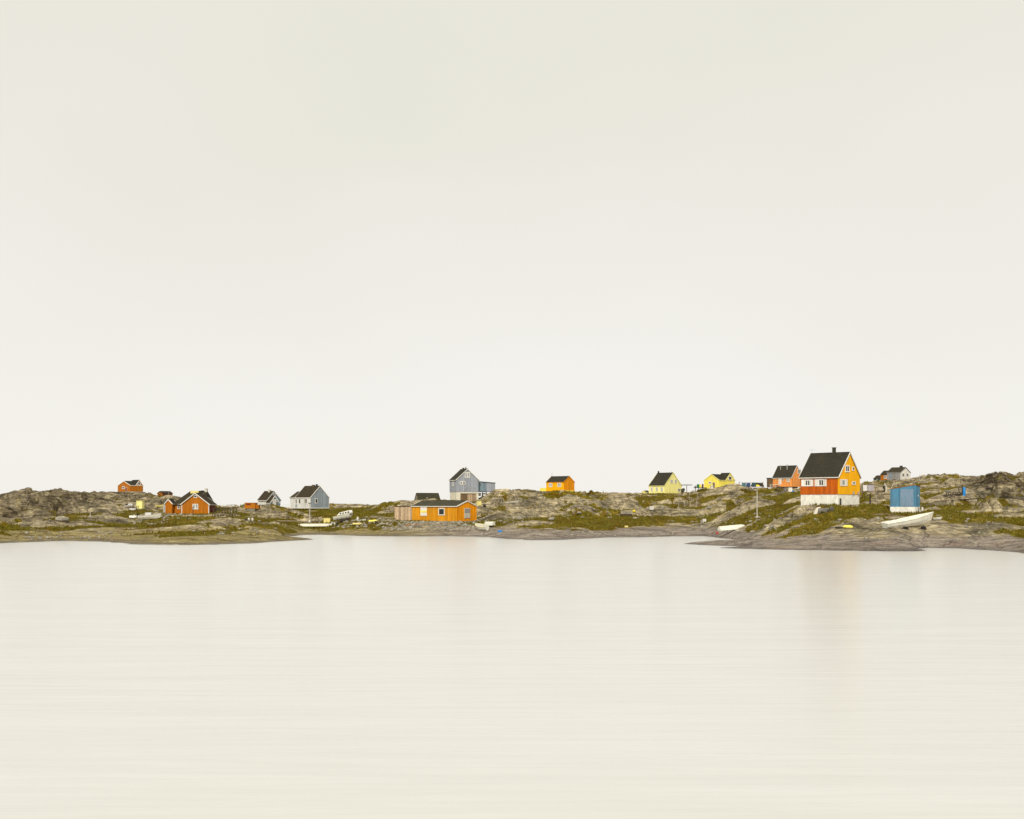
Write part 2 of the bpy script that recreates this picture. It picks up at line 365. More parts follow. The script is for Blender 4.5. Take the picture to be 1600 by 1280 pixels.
    # land well inside water keeps its shoreline
    edge = sst(-6, 3, D-Ds)
    z = z0*(1-edge) + z*edge + 0.0*z
    if CORR is not None:
        z = z + np.interp(u, CORR[0], CORR[1])*D*sst(0.55, 0.95, tt)
    for (p0, p1, r, r1, hh) in SLABS:
        p0 = np.array(p0); p1 = np.array(p1)
        if r > 5.7: a, b = p0, p1; ra, rb = r, r1
        else: a, b = p1, p0; ra, rb = r, r1
        ab = b-a; L2 = (ab**2).sum()
        t = np.clip(((x-a[0])*ab[0]+(y-a[1])*ab[1])/L2, 0, 1)
        dd = np.hypot(x-(a[0]+t*ab[0]), y-(a[1]+t*ab[1]))
        taper = np.sqrt(np.clip(1-t**2.2, 0.0, 1)); rr = rb + (ra-rb)*taper
        k = dd/rr
        bz = hh*taper*(1-k**2) - 0.35*(1-taper) + 0.07*fbm(xw/1.6, yw/1.1, 4, 15)*taper
        bz = np.where(k < 1.8, bz, -9)
        grass = np.where(bz > z, 0, grass); z = np.maximum(z, bz)
    # level ground under buildings, open ground in front of them
    for (px, py, pz, rx, ry, sv) in PADS:
        q = ((x-px)/rx)**2 + ((y-py)/ry)**2
        wgt = np.exp(-q**2)
        z = z*(1-wgt) + pz*wgt
        if sv is not None:
            pu = 800+F*px/py; ru = F*rx/py*1.1
            wf = np.exp(-((u-pu)/ru)**4) * (1-sst(py-ry*1.1, py+ry*0.3, D)) * sst(py-ry-62, py-ry-40, D)
            sight = H - (sv+0.7-V0)/F*D
            z = np.where((wf > 0.05) & (z > sight), z-(z-sight)*wf, z)
            # ground outside the building never rises over its base line directly in front
    ue = sst(-400, -330, u)*(1-sst(1930, 1990, u))
    z = z*ue - 3*(1-ue)
    z = np.maximum(z, -3.5)
    if full: return z, grass*edge, tt, crag, u
    return z
def set_corr():
    global CORR
    us = np.linspace(-400, 2000, 801); Dd = np.linspace(110, 400, 320)
    U, DD = np.meshgrid(us, Dd, indexing='ij')
    Z = height((U-800)/F*DD, DD)
    ang = ((Z-H)/DD).max(axis=1); want = (V0-ip(SKYL, us))/F
    diff = want-ang
    k = np.ones(5)/5; d2 = np.convolve(np.pad(diff, 2, 'edge'), k, 'valid')
    if CORR is None: CORR = (us, d2)
    else: CORR = (us, CORR[1]+d2)
set_corr(); set_corr()
DR = np.arange(100, 420, 0.35)
def place(u, v, dmin=100, dmax=420):
    """where the line of sight through a photo pixel first meets the ground"""
    k = (u-800)/F; Z = height(k*DR, DR); zz = H-(v-V0)/F*DR
    ok = (Z >= zz) & (DR >= dmin) & (DR <= dmax)
    if ok.any(): i = int(np.argmax(ok))
    else:
        g = np.where((DR >= dmin) & (DR <= dmax), (zz-Z)/DR, 9); i = int(np.argmin(g))
    D = float(DR[i])
    return dict(x=k*D, y=D, z=float(Z[i]), m=D/F)
#BODY
# ------------------------------------------------------------------ building plots (worked out first: the ground is levelled under them)
class Plot:
    """corner nearest the eye at photo column uc, wall foot on row vb, distance D; the left wall runs to column ul, the right wall to ur"""
    def __init__(s, uc, vb, D, th, ul, ur, pad=True, sv=None):
        s.D = D*KD; s.th = R(th); k = (uc-800)/F; s.x, s.y, s.z = k*s.D, s.D, zpix(vb, s.D)
        s.e1 = (-math.cos(s.th), math.sin(s.th)); s.e2 = (math.sin(s.th), math.cos(s.th))
        s.L = s.s_at('L', ul); s.W = s.s_at('R', ur)
        s.yaw = math.pi/2 - s.th
        cx = s.x + s.e1[0]*s.L/2 + s.e2[0]*s.W/2; cy = s.y + s.e1[1]*s.L/2 + s.e2[1]*s.W/2
        s.pad = (cx, cy, s.z, 0.5*(s.L*abs(s.e1[0])+s.W*abs(s.e2[0]))*1.35, 0.5*(s.L*s.e1[1]+s.W*s.e2[1])*1.3)
        if pad: PADS.append((*s.pad[:2], s.z-0.05 if pad is True else s.z-pad, *s.pad[3:], sv))
    def dirn(s, side): return s.e1 if side == 'L' else s.e2
    def s_at(s, side, u, off=0.0):
        dx, dy = s.dirn(side); k = (u-800)/F
        ox, oy = s.offs(side, off)
        return (k*oy-ox)/(dx-k*dy)
    def offs(s, side, off):      # wall plane moved outwards by off
        n = (-s.e2[0], -s.e2[1]) if side == 'L' else (-s.e1[0], -s.e1[1])
        return s.x+n[0]*off, s.y+n[1]*off
    def z_at(s, side, ss, v, off=0.0):
        ox, oy = s.offs(side, off); d = oy + s.dirn(side)[1]*ss
        return zpix(v, d)-s.z
    def zl(s, X, Y, v):          # local height of photo row v above local point X,Y
        return zpix(v, s.y + s.e2[1]*X + s.e1[1]*Y)-s.z
    def root(s, name, label, cat='house', group=None, dz=0):
        return thing(name, label, cat, (s.x, s.y, s.z+dz), s.yaw, group)
P = {}
P['main'] = Plot(1310, 772.3, 215, 45, 1250.5, 1343.5, pad=1.6, sv=789)
P['farleft'] = Plot(204, 768, 545, 45, 184, 223.5, sv=768)
P['brown_hut'] = Plot(254, 777, 500, 40, 246, 269.5, sv=775)
P['wing'] = Plot(326.5, 803, 330, 4, 255, 333, pad=0.3, sv=804)
P['teal'] = Plot(418, 789.5, 405, 42, 403.5, 438, sv=789)
P['bluegrey'] = Plot(485, 794, 372, 42, 453, 514, pad=0.7, sv=797)
P['grey'] = Plot(713, 768.5, 378, 68, 702.5, 748, pad=1.9, sv=782)
P['underhut'] = Plot(731, 785, 345, 40, 719.5, 744, sv=784)
P['darkhut'] = Plot(653, 783, 400, 62, 648.5, 687, sv=782)
P['long'] = Plot(714, 814.5, 262, 38, 617, 744.5, sv=816)
P['mid'] = Plot(881, 767.3, 450, 40, 853.5, 897.5, sv=768)
P['yellow1'] = Plot(1038, 771.3, 435, 42, 1014, 1065, sv=771.5)
P['yellowhut'] = Plot(1009, 772, 455, 50, 1003, 1015)
P['yellow2'] = Plot(1124, 763, 430, 45, 1100, 1148, sv=763)
P['back'] = Plot(1236.5, 760.5, 385, 45, 1207, 1253, pad=0.15, sv=762)
P['whitegrey'] = Plot(1407, 750, 500, 42, 1386, 1422.5, pad=0.5, sv=751)
P['orangehut'] = Plot(1386, 751.5, 520, 60, 1376, 1396, sv=751)
P['blackhut'] = Plot(1374, 752, 540, 60, 1365, 1384, sv=752)
P['shed'] = Plot(1430, 800.5, 205, 36, 1391, 1437, pad=0.1, sv=802)
P['darkroof'] = Plot(1178, 762, 445, 40, 1174, 1193)

# ------------------------------------------------------------------ ground
def ground_material():
    m, nt, bs = newmat('ground_rock_and_grass'); L = nt.links
    pos = nt.nodes.new('ShaderNodeNewGeometry').outputs['Position']
    def attr(n):
        a = nt.nodes.new('ShaderNodeAttribute'); a.attribute_name = n; return a.outputs['Fac']
    g = attr('grass'); oc = attr('ochre'); cragA = attr('crag'); shA = attr('crag_shade')
    sx = nt.nodes.new('ShaderNodeSeparateXYZ'); L.new(pos, sx.inputs[0]); Z = sx.outputs['Z']
    big = noise(nt, mapping(nt, pos, (1,0.7,1.6)), 0.11, 5, 0.6, 0.6)
    rock = ramp(nt, big, [(0.34,(0.125,0.115,0.095)),(0.42,(0.24,0.225,0.18)),(0.50,(0.42,0.385,0.305)),(0.57,(0.27,0.245,0.21)),(0.66,(0.52,0.475,0.37))])
    # bedding: thin dipping layers
    bed = noise(nt, mapping(nt, pos, (0.10,0.10,1.8), (0, R(7), 0)), 1.5, 5, 0.65, 0.5)
    rock = mixc(nt, 1.0, rock, mixc(nt, mrange(nt, bed, 0.34, 0.64), (0.55,0.53,0.50), (1.32,1.30,1.25)), 'MULTIPLY')
    mid = noise(nt, pos, 0.9, 6, 0.68, 0.3)
    rock = mixc(nt, 1.0, rock, mixc(nt, mrange(nt, mid, 0.36, 0.64), (0.58,0.55,0.50), (1.34,1.33,1.28)), 'MULTIPLY')
    fine = noise(nt, pos, 4.5, 5, 0.75)
    rock = mixc(nt, 1.0, rock, mixc(nt, mrange(nt, fine, 0.36, 0.64), (0.80,0.80,0.80), (1.18,1.17,1.15)), 'MULTIPLY')
    # craggy ends: dark patches paint their shadows into the rock colour
    cn = noise(nt, mapping(nt, pos, (1,1,1.4), loc=(3,3,3)), 0.22, 5, 0.6, 0.7)
    rock = mixc(nt, mth(nt, 'MULTIPLY', cragA, mrange(nt, cn, 0.50, 0.60, 0.0, 0.35)), rock, mixc(nt, 1.0, rock, (0.30,0.30,0.255), 'MULTIPLY'))
    rock = mixc(nt, mth(nt, 'MULTIPLY', shA, mrange(nt, cn, 0.455, 0.545, 0.98, 0.08)), rock, mixc(nt, 1.0, rock, (0.22,0.19,0.165), 'MULTIPLY'))
    rock = mixc(nt, 1.0, rock, (1.14,1.07,0.92), 'MULTIPLY')
    # pale lichen and quartz
    li = noise(nt, mapping(nt, pos, (1,1,1.3)), 0.34, 5, 0.7, 0.8)
    rock = mixc(nt, mrange(nt, li, 0.62, 0.72, 0, 0.75), rock, (0.50,0.46,0.33))
    ye = noise(nt, mapping(nt, pos, (1,1,1), loc=(31,7,3)), 0.28, 5, 0.68, 0.5)
    rock = mixc(nt, mrange(nt, ye, 0.60, 0.72, 0, 0.65), rock, (0.36,0.29,0.085))
    dk = noise(nt, mapping(nt, pos, (1,1,2), loc=(5,70,3)), 0.42, 5, 0.7, 0.6)
    rock = mixc(nt, mrange(nt, dk, 0.58, 0.70, 0, 0.72), rock, (0.085,0.075,0.062))  # dark brown patches stand in for the shade of hollows
    vo = nt.nodes.new('ShaderNodeTexVoronoi'); vo.feature = 'DISTANCE_TO_EDGE'; vo.inputs['Scale'].default_value = 0.30
    wob = nt.nodes.new('ShaderNodeVectorMath'); wob.operation = 'ADD'
    nn = nt.nodes.new('ShaderNodeTexNoise'); nn.inputs['Scale'].default_value = 0.5; nn.inputs['Detail'].default_value = 4; L.new(pos, nn.inputs['Vector'])
    sc3 = nt.nodes.new('ShaderNodeVectorMath'); sc3.operation = 'SCALE'; sc3.inputs['Scale'].default_value = 4.0; L.new(nn.outputs['Color'], sc3.inputs[0])
    L.new(mapping(nt, pos, (0.5,1.0,2.2), (0,0,R(25))), wob.inputs[0]); L.new(sc3.outputs[0], wob.inputs[1]); L.new(wob.outputs[0], vo.inputs['Vector'])
    crack = mrange(nt, vo.outputs['Distance'], 0.0, 0.035, 0.6, 0.0)
    rock = mixc(nt, crack, rock, (0.045,0.037,0.028))
    # foreshore: smooth ochre-brown rock, purplish further down, dark and wet at the water
    sh = mrange(nt, mth(nt, 'ADD', Z, mrange(nt, noise(nt, pos, 0.25, 4, 0.6), 0.3, 0.7, -0.55, 0.55)), 1.0, 1.75, 1.0, 0.0, True)
    shn = noise(nt, mapping(nt, pos, (0.22,1.0,2.5), (0,0,R(12))), 0.8, 6, 0.7, 0.4)
    shc = ramp(nt, shn, [(0.32,(0.12,0.098,0.086)),(0.45,(0.235,0.198,0.170)),(0.56,(0.37,0.315,0.265)),(0.70,(0.50,0.44,0.37))])
    sho = ramp(nt, shn, [(0.32,(0.11,0.084,0.030)),(0.44,(0.21,0.165,0.065)),(0.53,(0.34,0.27,0.10)),(0.68,(0.47,0.39,0.19))])
    shc = mixc(nt, oc, shc, sho)
    shc = mixc(nt, 1.0, shc, mixc(nt, mrange(nt, fine, 0.36, 0.64), (0.72,0.72,0.72), (1.32,1.30,1.28)), 'MULTIPLY')
    pk = noise(nt, mapping(nt, pos, (0.6,1,1), loc=(9,2,0)), 0.22, 4, 0.6)
    shc = mixc(nt, mrange(nt, pk, 0.58, 0.68, 0, 0.5), shc, (0.34,0.20,0.14))
    shc = mixc(nt, mth(nt, 'MULTIPLY', crack, 0.8), shc, (0.04,0.032,0.026))
    rock = mixc(nt, mth(nt, 'MULTIPLY', sh, 0.85), rock, shc)
    wetz = mrange(nt, mth(nt, 'ADD', Z, mrange(nt, noise(nt, pos, 0.6, 3), 0.3, 0.7, -0.12, 0.12)), 0.02, 0.38, 1.0, 0.0, True)
    rock = mixc(nt, mth(nt, 'MULTIPLY', wetz, 0.62), rock, (0.105,0.088,0.080))
    # grass
    gn = noise(nt, mapping(nt, pos, (1,0.6,1.5)), 0.16, 5, 0.65, 0.5)
    gc = ramp(nt, gn, [(0.32,(0.055,0.036,0.003)),(0.42,(0.125,0.082,0.005)),(0.49,(0.105,0.095,0.008)),(0.57,(0.190,0.135,0.015)),(0.63,(0.112,0.100,0.010)),(0.72,(0.28,0.21,0.05))])
    gf = noise(nt, pos, 2.6, 6, 0.75)
    gc = mixc(nt, 1.0, gc, mixc(nt, mrange(nt, gf, 0.34, 0.66), (0.36,0.36,0.38), (2.05,1.90,1.50)), 'MULTIPLY')
    red = noise(nt, mapping(nt, pos, (1,1,1), loc=(50,20,0)), 0.3, 4, 0.6)
    gc = mixc(nt, mrange(nt, red, 0.60, 0.72, 0, 0.6), gc, (0.13,0.065,0.02))
    gm = mth(nt, 'ADD', g, mrange(nt, noise(nt, pos, 1.3, 6, 0.75), 0.3, 0.7, -0.60, 0.60))
    gm = mrange(nt, gm, 0.40, 0.58)
    col = mixc(nt, gm, rock, gc)
    L.new(col, bs.inputs['Base Color'])
    L.new(mrange(nt, wetz, 0, 1, 0.92, 0.45), bs.inputs['Roughness']); bs.inputs['Specular IOR Level'].default_value = 0.1
    hsum = mth(nt, 'ADD', mth(nt, 'MULTIPLY', mid, 1.5), mth(nt, 'MULTIPLY', fine, 0.6))
    hsum = mth(nt, 'SUBTRACT', hsum, mth(nt, 'MULTIPLY', crack, 0.6))
    bump(nt, bs, hsum, 1.0, 0.45)
    return m
GU, GT = 1500, 600
def make_ground():
    us = np.concatenate([np.linspace(-420, -20, 130), np.linspace(-19, 1620, GU-260), np.linspace(1621, 2020, 130)])
    nu = len(us)
    vs = ip(SHORE, us); Ds = H*F/(vs-V0); Dr = np.interp(us, su, [s[4]*KD for s in ST])
    t = np.linspace(0, 1, GT)
    tv = np.where(t < 0.14, -0.36+t/0.14*0.34, np.where(t < 0.94, -0.02+(t-0.14)/0.80*1.08, 1.06+(t-0.94)/0.06*0.8))
    D = Ds[:,None]+(Dr-Ds)[:,None]*tv[None,:]; U = np.repeat(us[:,None], GT, 1)
    X = (U-800)/F*D
    Z, G, TT, CR, _ = height(X, D, True)
    n = nu*GT
    me = bpy.data.meshes.new('ground'); me.vertices.add(n)
    co_ = np.stack([X, D, Z], -1).reshape(-1, 3).astype(np.float32); me.vertices.foreach_set('co', co_.ravel())
    i = np.arange(nu-1)[:,None]*GT+np.arange(GT-1)[None,:]
    q = np.stack([i, i+GT, i+GT+1, i+1], -1).reshape(-1, 4).astype(np.int32); nf = len(q)
    me.loops.add(nf*4); me.loops.foreach_set('vertex_index', q.ravel())
    me.polygons.add(nf); me.polygons.foreach_set('loop_start', np.arange(nf, dtype=np.int32)*4)
    me.polygons.foreach_set('use_smooth', np.ones(nf, bool))
    me.update(calc_edges=True)
    for nm, arr in (('grass', G), ('ochre', (1-sst(560,760,U))*1.0), ('crag', CR), ('crag_shade', np.clip(sst(1480,1550,U)*sst(0.34,0.50,TT)+0.9*CR*(U<700), 0, 1))):
        a = me.attributes.new(nm, 'FLOAT', 'POINT'); a.data.foreach_set('value', arr.ravel().astype(np.float32))
    me.materials.append(ground_material())
    o = bpy.data.objects.new('ground', me); COL.objects.link(o); tag(o, 'bare ice-smoothed rock and grassy hollows along the shore', kind='structure')
    return X, D, Z, G, U, TT
GX, GD, GZ, GG, GUU, GTT = make_ground()

# ------------------------------------------------------------------ water (a long exposure: milky, streaked, almost no waves)
def water():
    m, nt, bs = newmat('milky_sea_water'); L = nt.links
    pos = nt.nodes.new('ShaderNodeNewGeometry').outputs['Position']
    a = noise(nt, mapping(nt, pos, (0.07,0.6,1), (0,0,R(-2))), 1.0, 6, 0.65, 0.3)
    b = noise(nt, mapping(nt, pos, (0.02,0.05,1)), 1.0, 4, 0.5)
    a2 = noise(nt, mapping(nt, pos, (0.16,2.4,1), (0,0,R(-1))), 1.0, 5, 0.7, 0.2)
    a = mth(nt, 'ADD', mth(nt, 'MULTIPLY', a, 0.5), mth(nt, 'MULTIPLY', a2, 0.5))
    c = mixc(nt, mrange(nt, a, 0.38, 0.62), (0.562,0.557,0.534), (0.616,0.611,0.590))
    c = mixc(nt, mrange(nt, b, 0.35, 0.65, 0, 0.35), c, (0.60,0.59,0.55))
    L.new(c, bs.inputs['Base Color']); bs.inputs['Roughness'].default_value = 0.2; bs.inputs['IOR'].default_value = 1.36
    bump(nt, bs, a, 0.5, 0.06)
    me = bpy.data.meshes.new('water'); me.from_pydata([(-6000,-300,0),(6000,-300,0),(6000,9000,0),(-6000,9000,0)], [], [(0,1,2,3)])
    me.materials.append(m); o = bpy.data.objects.new('water', me); COL.objects.link(o)
    tag(o, 'pale milky sea, blurred flat by a long exposure', kind='structure')
water()
#PART3
# ------------------------------------------------------------------ house building kit (local frame: X along the right wall, Y along the left wall, origin the near corner)
def wall(root, p0, p1, n, z0, top, mat, name='wall', bw=0.22, planks=False, seed=0, rough=0.02, horiz=False):
    """boarded wall from p0 to p1 (local xy), outward normal n, top(s) gives its height"""
    rng = random.Random(seed+int(100*(p0[0]+3*p1[1]+7*z0)))
    L = math.hypot(p1[0]-p0[0], p1[1]-p0[1]); d = ((p1[0]-p0[0])/L, (p1[1]-p0[1])/L)
    k = max(1, round(L/bw)); bwid = L/k; mb = MB(); kids = []
    def P(s, o, z): return (p0[0]+d[0]*s+n[0]*o, p0[1]+d[1]*s+n[1]*o, z)
    if planks:
        ks = max(2, k//8)
        for i in range(ks):
            a = L*i/ks; b = L*(i+1)/ks
            mb.hexa([P(a,-0.09,z0),P(b,-0.09,z0),P(b,-0.03,z0),P(a,-0.03,z0),P(a,-0.09,top(a)-.02),P(b,-0.09,top(b)-.02),P(b,-0.03,top(b)-.02),P(a,-0.03,top(a)-.02)])
        w_ = mb.build(name, mat, root)
    for i in range(k):
        a = L*i/k+0.004; b = L*(i+1)/k-0.004; o = rough*rng.random() + (rough if i % 2 else 0)
        zb = z0 - (rng.random()*0.03)
        pts = [P(a,-0.02 if planks else -0.09,zb),P(b,-0.02 if planks else -0.09,zb),P(b,o,zb),P(a,o,zb),
               P(a,-0.02 if planks else -0.09,top(a)),P(b,-0.02 if planks else -0.09,top(b)),P(b,o,top(b)),P(a,o,top(a))]
        if planks: MB().hexa(pts).build('plank', mat, w_)
        else: mb.hexa(pts)
    return w_ if planks else mb.build(name, mat, root)
def volume(root, rect, z0, ze, zr, axis, mats, roof, trim, ov=0.22, vg=0.18, base=None, bmat=None, planks=(), hip=(0,0), names=None, barge=True, seed=0, peak=0.5, bw=0.22, th=0.10):
    """mats: dict of wall materials by side 'L' (x=xa), 'R' (y=ya), 'l' (x=xb), 'r' (y=yb)"""
    xa, xb, ya, yb = rect
    gx = axis == 'X'         # ridge along X -> gable walls are x=xa and x=xb
    xm = xa+(xb-xa)*peak; ym = ya+(yb-ya)*peak
    def prof(c, a, m, b): return ze + (zr-ze)*(1-abs((c-m)/((m-a) if c < m else (b-m))))
    flat = lambda s: ze
    if gx:
        tL = (lambda s: prof(ya+s, ya, ym, yb)) if not hip[0] else flat; tl = (lambda s: prof(ya+s, ya, ym, yb)) if not hip[1] else flat
        tR = tr = flat
    else:
        tR = (lambda s: prof(xa+s, xa, xm, xb)) if not hip[0] else flat; tr = (lambda s: prof(xa+s, xa, xm, xb)) if not hip[1] else flat
        tL = tl = flat
    nm = names or {}
    out = {}
    out['L'] = wall(root, (xa,ya), (xa,yb), (-1,0), z0, tL, mats['L'], nm.get('L','wall'), planks='L' in planks, seed=seed, bw=bw)
    out['R'] = wall(root, (xa,ya), (xb,ya), (0,-1), z0, tR, mats['R'], nm.get('R','wall'), planks='R' in planks, seed=seed+1, bw=bw)
    wall(root, (xb,ya), (xb,yb), (1,0), z0, tl, mats.get('l', mats['L']), seed=seed+2, bw=bw)
    wall(root, (xa,yb), (xb,yb), (0,1), z0, tr, mats.get('r', mats['R']), seed=seed+3, bw=bw)
    # roof
    mb = MB(); t = th
    if gx:
        s = (zr-ze)/(ym-ya); s2 = (zr-ze)/(yb-ym)
        def sec(X, dx): return [(X, ya-ov, ze-ov*s), (X+dx, ym, zr), (X, yb+ov, ze-ov*s2)]
        A = sec(xa-vg, hip[0]+vg if hip[0] else 0); B = sec(xb+vg, -(hip[1]+vg) if hip[1] else 0)
    else:
        s = (zr-ze)/(xm-xa); s2 = (zr-ze)/(xb-xm)
        def sec(Y, dy): return [(xa-ov, Y, ze-ov*s), (xm, Y+dy, zr), (xb+ov, Y, ze-ov*s2)]
        A = sec(ya-vg, hip[0]+vg if hip[0] else 0); B = sec(yb+vg, -(hip[1]+vg) if hip[1] else 0)
    up = lambda p: (p[0], p[1], p[2]+t)
    pts = A+[up(p) for p in A]+B+[up(p) for p in B]
    fs = [(3,4,10,9),(4,5,11,10),(0,6,7,1),(1,7,8,2),(0,3,9,6),(2,8,11,5),(0,1,4,3),(1,2,5,4),(6,9,10,7),(7,10,11,8)]
    if hip[0]: fs += [(3,5,4)]
    if hip[1]: fs += [(9,10,11)]
    mb.add(pts, fs); rf = mb.build('roof', roof, root)
    # ridge capping, barge boards, fascias
    r0, r1 = Vector(A[1])+Vector((0,0,t+0.02)), Vector(B[1])+Vector((0,0,t+0.02))
    MB().bar(r0, r1, 0.16, 0.05).build('ridge_cap', roof, rf)
    if barge:
        for S_, sgn, hp in ((A,-1,hip[0]),(B,1,hip[1])):
            if hp: continue
            dv = Vector((0.03*sgn,0,0)) if gx else Vector((0,0.03*sgn,0))
            for q in (0, 2):
                MB().bar(Vector(S_[q])+dv+Vector((0,0,0.02)), Vector(S_[1])+dv+Vector((0,0,0.02)), 0.05, 0.20).build('bargeboard', trim, root)
        for q in (0, 2):
            a = Vector(A[q]); b = Vector(B[q]); dd = Vector((0,(-1 if q == 0 else 1)*0.03,0)) if gx else Vector(((-1 if q == 0 else 1)*0.03,0,0))
            MB().bar(a+dd, b+dd, 0.05, 0.14).build('fascia', trim, root)
    if base is not None:
        MB().box(xa+0.06, xb-0.06, ya+0.06, yb-0.06, z0-base, z0-0.005).build('foundation', bmat or M['render'], root)
    out['roof'] = rf
    return out
def bx(mb, side, s0, s1, o0, o1, z0, z1, off=0.0):
    if side == 'L': return mb.box(-o0-off, -o1-off, s0, s1, z0, z1)
    return mb.box(s0, s1, -o0-off, -o1-off, z0, z1)
def corner(root, X, Y, z0, z1, mat, wdt=0.12):
    MB().box(X-0.055, X+wdt-0.055, Y-0.055, Y+wdt-0.055, z0, z1).build('corner_board', mat, root)
def window(root, side, s0, s1, z0, z1, off=0.0, cols=2, rows=1, frame=None, glass=None, sh=(0,0), fw=None, name='window', label=None, shm=None):
    frame = frame or M['white_trim']; glass = glass or M['glass']
    if s0 > s1: s0, s1 = s1, s0
    fw = fw or max(0.06, min(0.16, 0.16*(s1-s0)))
    mb = MB()
    bx(mb, side, s0, s1, 0.02, 0.085, z1-fw, z1, off); bx(mb, side, s0-0.03, s1+0.03, 0.02, 0.10, z0-0.01, z0+fw, off)
    bx(mb, side, s0, s0+fw, 0.02, 0.08, z0+fw, z1-fw, off); bx(mb, side, s1-fw, s1, 0.02, 0.08, z0+fw, z1-fw, off)
    for i in range(1, cols):
        c = s0+(s1-s0)*i/cols; bx(mb, side, c-fw*0.38, c+fw*0.38, 0.02, 0.075, z0+fw, z1-fw, off)
    for i in range(1, rows):
        c = z0+(z1-z0)*i/rows; bx(mb, side, s0+fw, s1-fw, 0.02, 0.07, c-fw*0.2, c+fw*0.2, off)
    wnd = mb.build(name, frame, root, label=label)
    for i in range(cols):
        a = s0+fw+(s1-s0-2*fw)*i/cols; b = s0+fw+(s1-s0-2*fw)*(i+1)/cols
        bx(MB(), side, a+0.004, b-0.004, 0.045, 0.058, z0+fw*0.9, z1-fw*0.9, off).build('pane', glass, wnd)
    for k, wd in enumerate(sh):
        if wd:
            a, b = (s0-wd-0.03, s0-0.03) if k == 0 else (s1+0.03, s1+0.03+wd)
            bx(MB(), side, a, b, 0.045, 0.085, z0, z1, off).build('shutter', shm or M['white'], wnd)
    return wnd
def winpx(pl, root, side, u0, u1, v0, v1, off=0.0, xo=0.0, **kw):
    """window from photo columns and rows on the wall of a plot (wall plane moved out by off)"""
    s0, s1 = pl.s_at(side, u0, off), pl.s_at(side, u1, off); sm_ = (s0+s1)/2
    return window(root, side, s0, s1, pl.z_at(side, sm_, v1, off), pl.z_at(side, sm_, v0, off), off=off, **kw)
def door(root, side, s0, s1, z0, z1, mat, off=0.0, frame=None, label=None):
    if s0 > s1: s0, s1 = s1, s0
    mb = MB(); fr = frame or M['white_trim']
    bx(mb, side, s0, s1, 0.03, 0.075, z0, z1, off); d = mb.build('door', mat, root, label=label)
    m2 = MB(); bx(m2, side, s0-0.08, s0, 0.03, 0.09, z0, z1+0.08, off); bx(m2, side, s1, s1+0.08, 0.03, 0.09, z0, z1+0.08, off); bx(m2, side, s0, s1, 0.03, 0.09, z1, z1+0.08, off)
    m2.build('door_frame', fr, d)
    m3 = MB(); bx(m3, side, s1-0.16, s1-0.08, 0.08, 0.13, (z0+z1)/2-0.03, (z0+z1)/2+0.03, off); m3.build('handle', M['metal'], d)
    return d
def doorpx(pl, root, side, u0, u1, v0, v1, mat, off=0.0, **kw):
    s0, s1 = pl.s_at(side, u0, off), pl.s_at(side, u1, off); q = (s0+s1)/2
    return door(root, side, s0, s1, pl.z_at(side, q, v1, off), pl.z_at(side, q, v0, off), mat, off, **kw)
def chimney(rf, X, Y, z0, z1, wd=0.5, mat=None, cap=True, pipe=False):
    mat = mat or M['roof_green']
    if pipe:
        c = MB().cyl((X,Y,z0), (X,Y,z1), wd/2, n=8).build('chimney', mat, rf)
    else:
        mb = MB().box(X-wd/2, X+wd/2, Y-wd/2, Y+wd/2, z0, z1)
        if cap: mb.box(X-wd/2-.06, X+wd/2+.06, Y-wd/2-.06, Y+wd/2+.06, z1, z1+0.10)
        c = mb.build('chimney', mat, rf)
    return c
def eave_ridge(pl, ve, va, apex_side, ridge):
    """heights of eave (row ve at the near corner) and ridge (row va at the middle of the gable wall on apex_side)"""
    ze = pl.zl(0, 0, ve)
    zr = pl.zl(pl.W/2, 0, va) if apex_side == 'R' else pl.zl(0, pl.L/2, va)
    return ze, zr
WT = M['white_trim']

# -- the big orange house on a white foundation
p = P['main']; r = p.root('house', 'tall orange house with steep dark roof on a high white foundation')
ze, zr = eave_ridge(p, 744, 707.5, 'R', 'Y')
v = volume(r, (0,p.W,0,p.L), 0, ze, zr, 'Y', {'L':M['orange_red'],'R':M['orange_yellow']}, M['roof'], WT, base=2.6, bmat=M['render'], planks=('L','R'), bw=0.42, ov=0.20, vg=0.14, seed=3)
v['L']['label'] = 'red-orange boarded long wall'; v['R']['label'] = 'yellow-orange boarded gable wall'
corner(r, 0, 0, 0, ze, M['orange_yellow'])
winpx(p, r, 'L', 1258.3, 1266.5, 749.5, 759.8, sh=(0,0.0), cols=2, glass=M['glass'])
winpx(p, r, 'L', 1279, 1288, 748.8, 759.8, cols=2)
for (a, b) in ((1252.3,1257.8),(1266.9,1271)):
    s0, s1 = p.s_at('L', a), p.s_at('L', b); bx(MB(), 'L', min(s0,s1), max(s0,s1), .03, .075, p.z_at('L',(s0+s1)/2,760), p.z_at('L',(s0+s1)/2,749.5)).build('shutter', M['white'], r)
for (a, b) in ((1273.2,1278.6),(1288.4,1291.8)):
    s0, s1 = p.s_at('L', a), p.s_at('L', b); bx(MB(), 'L', min(s0,s1), max(s0,s1), .03, .075, p.z_at('L',(s0+s1)/2,760), p.z_at('L',(s0+s1)/2,749)).build('shutter', M['white'], r)
winpx(p, r, 'R', 1315.0, 1319.8, 749, 759.5, cols=2)
for (a, b) in ((1312.3,1314.8),(1320.1,1323.6)):
    s0, s1 = p.s_at('R', a), p.s_at('R', b); bx(MB(), 'R', s0, s1, .03, .075, p.z_at('R',(s0+s1)/2,759.5), p.z_at('R',(s0+s1)/2,749)).build('shutter', M['white'], r)
winpx(p, r, 'R', 1320.3, 1327, 727, 738, cols=2)
winpx(p, r, 'R', 1331.2, 1334.4, 729.5, 735.5, cols=1)
winpx(p, r, 'R', 1330.8, 1336.4, 752.3, 757.5, cols=1, label='small window with a white board over one side')
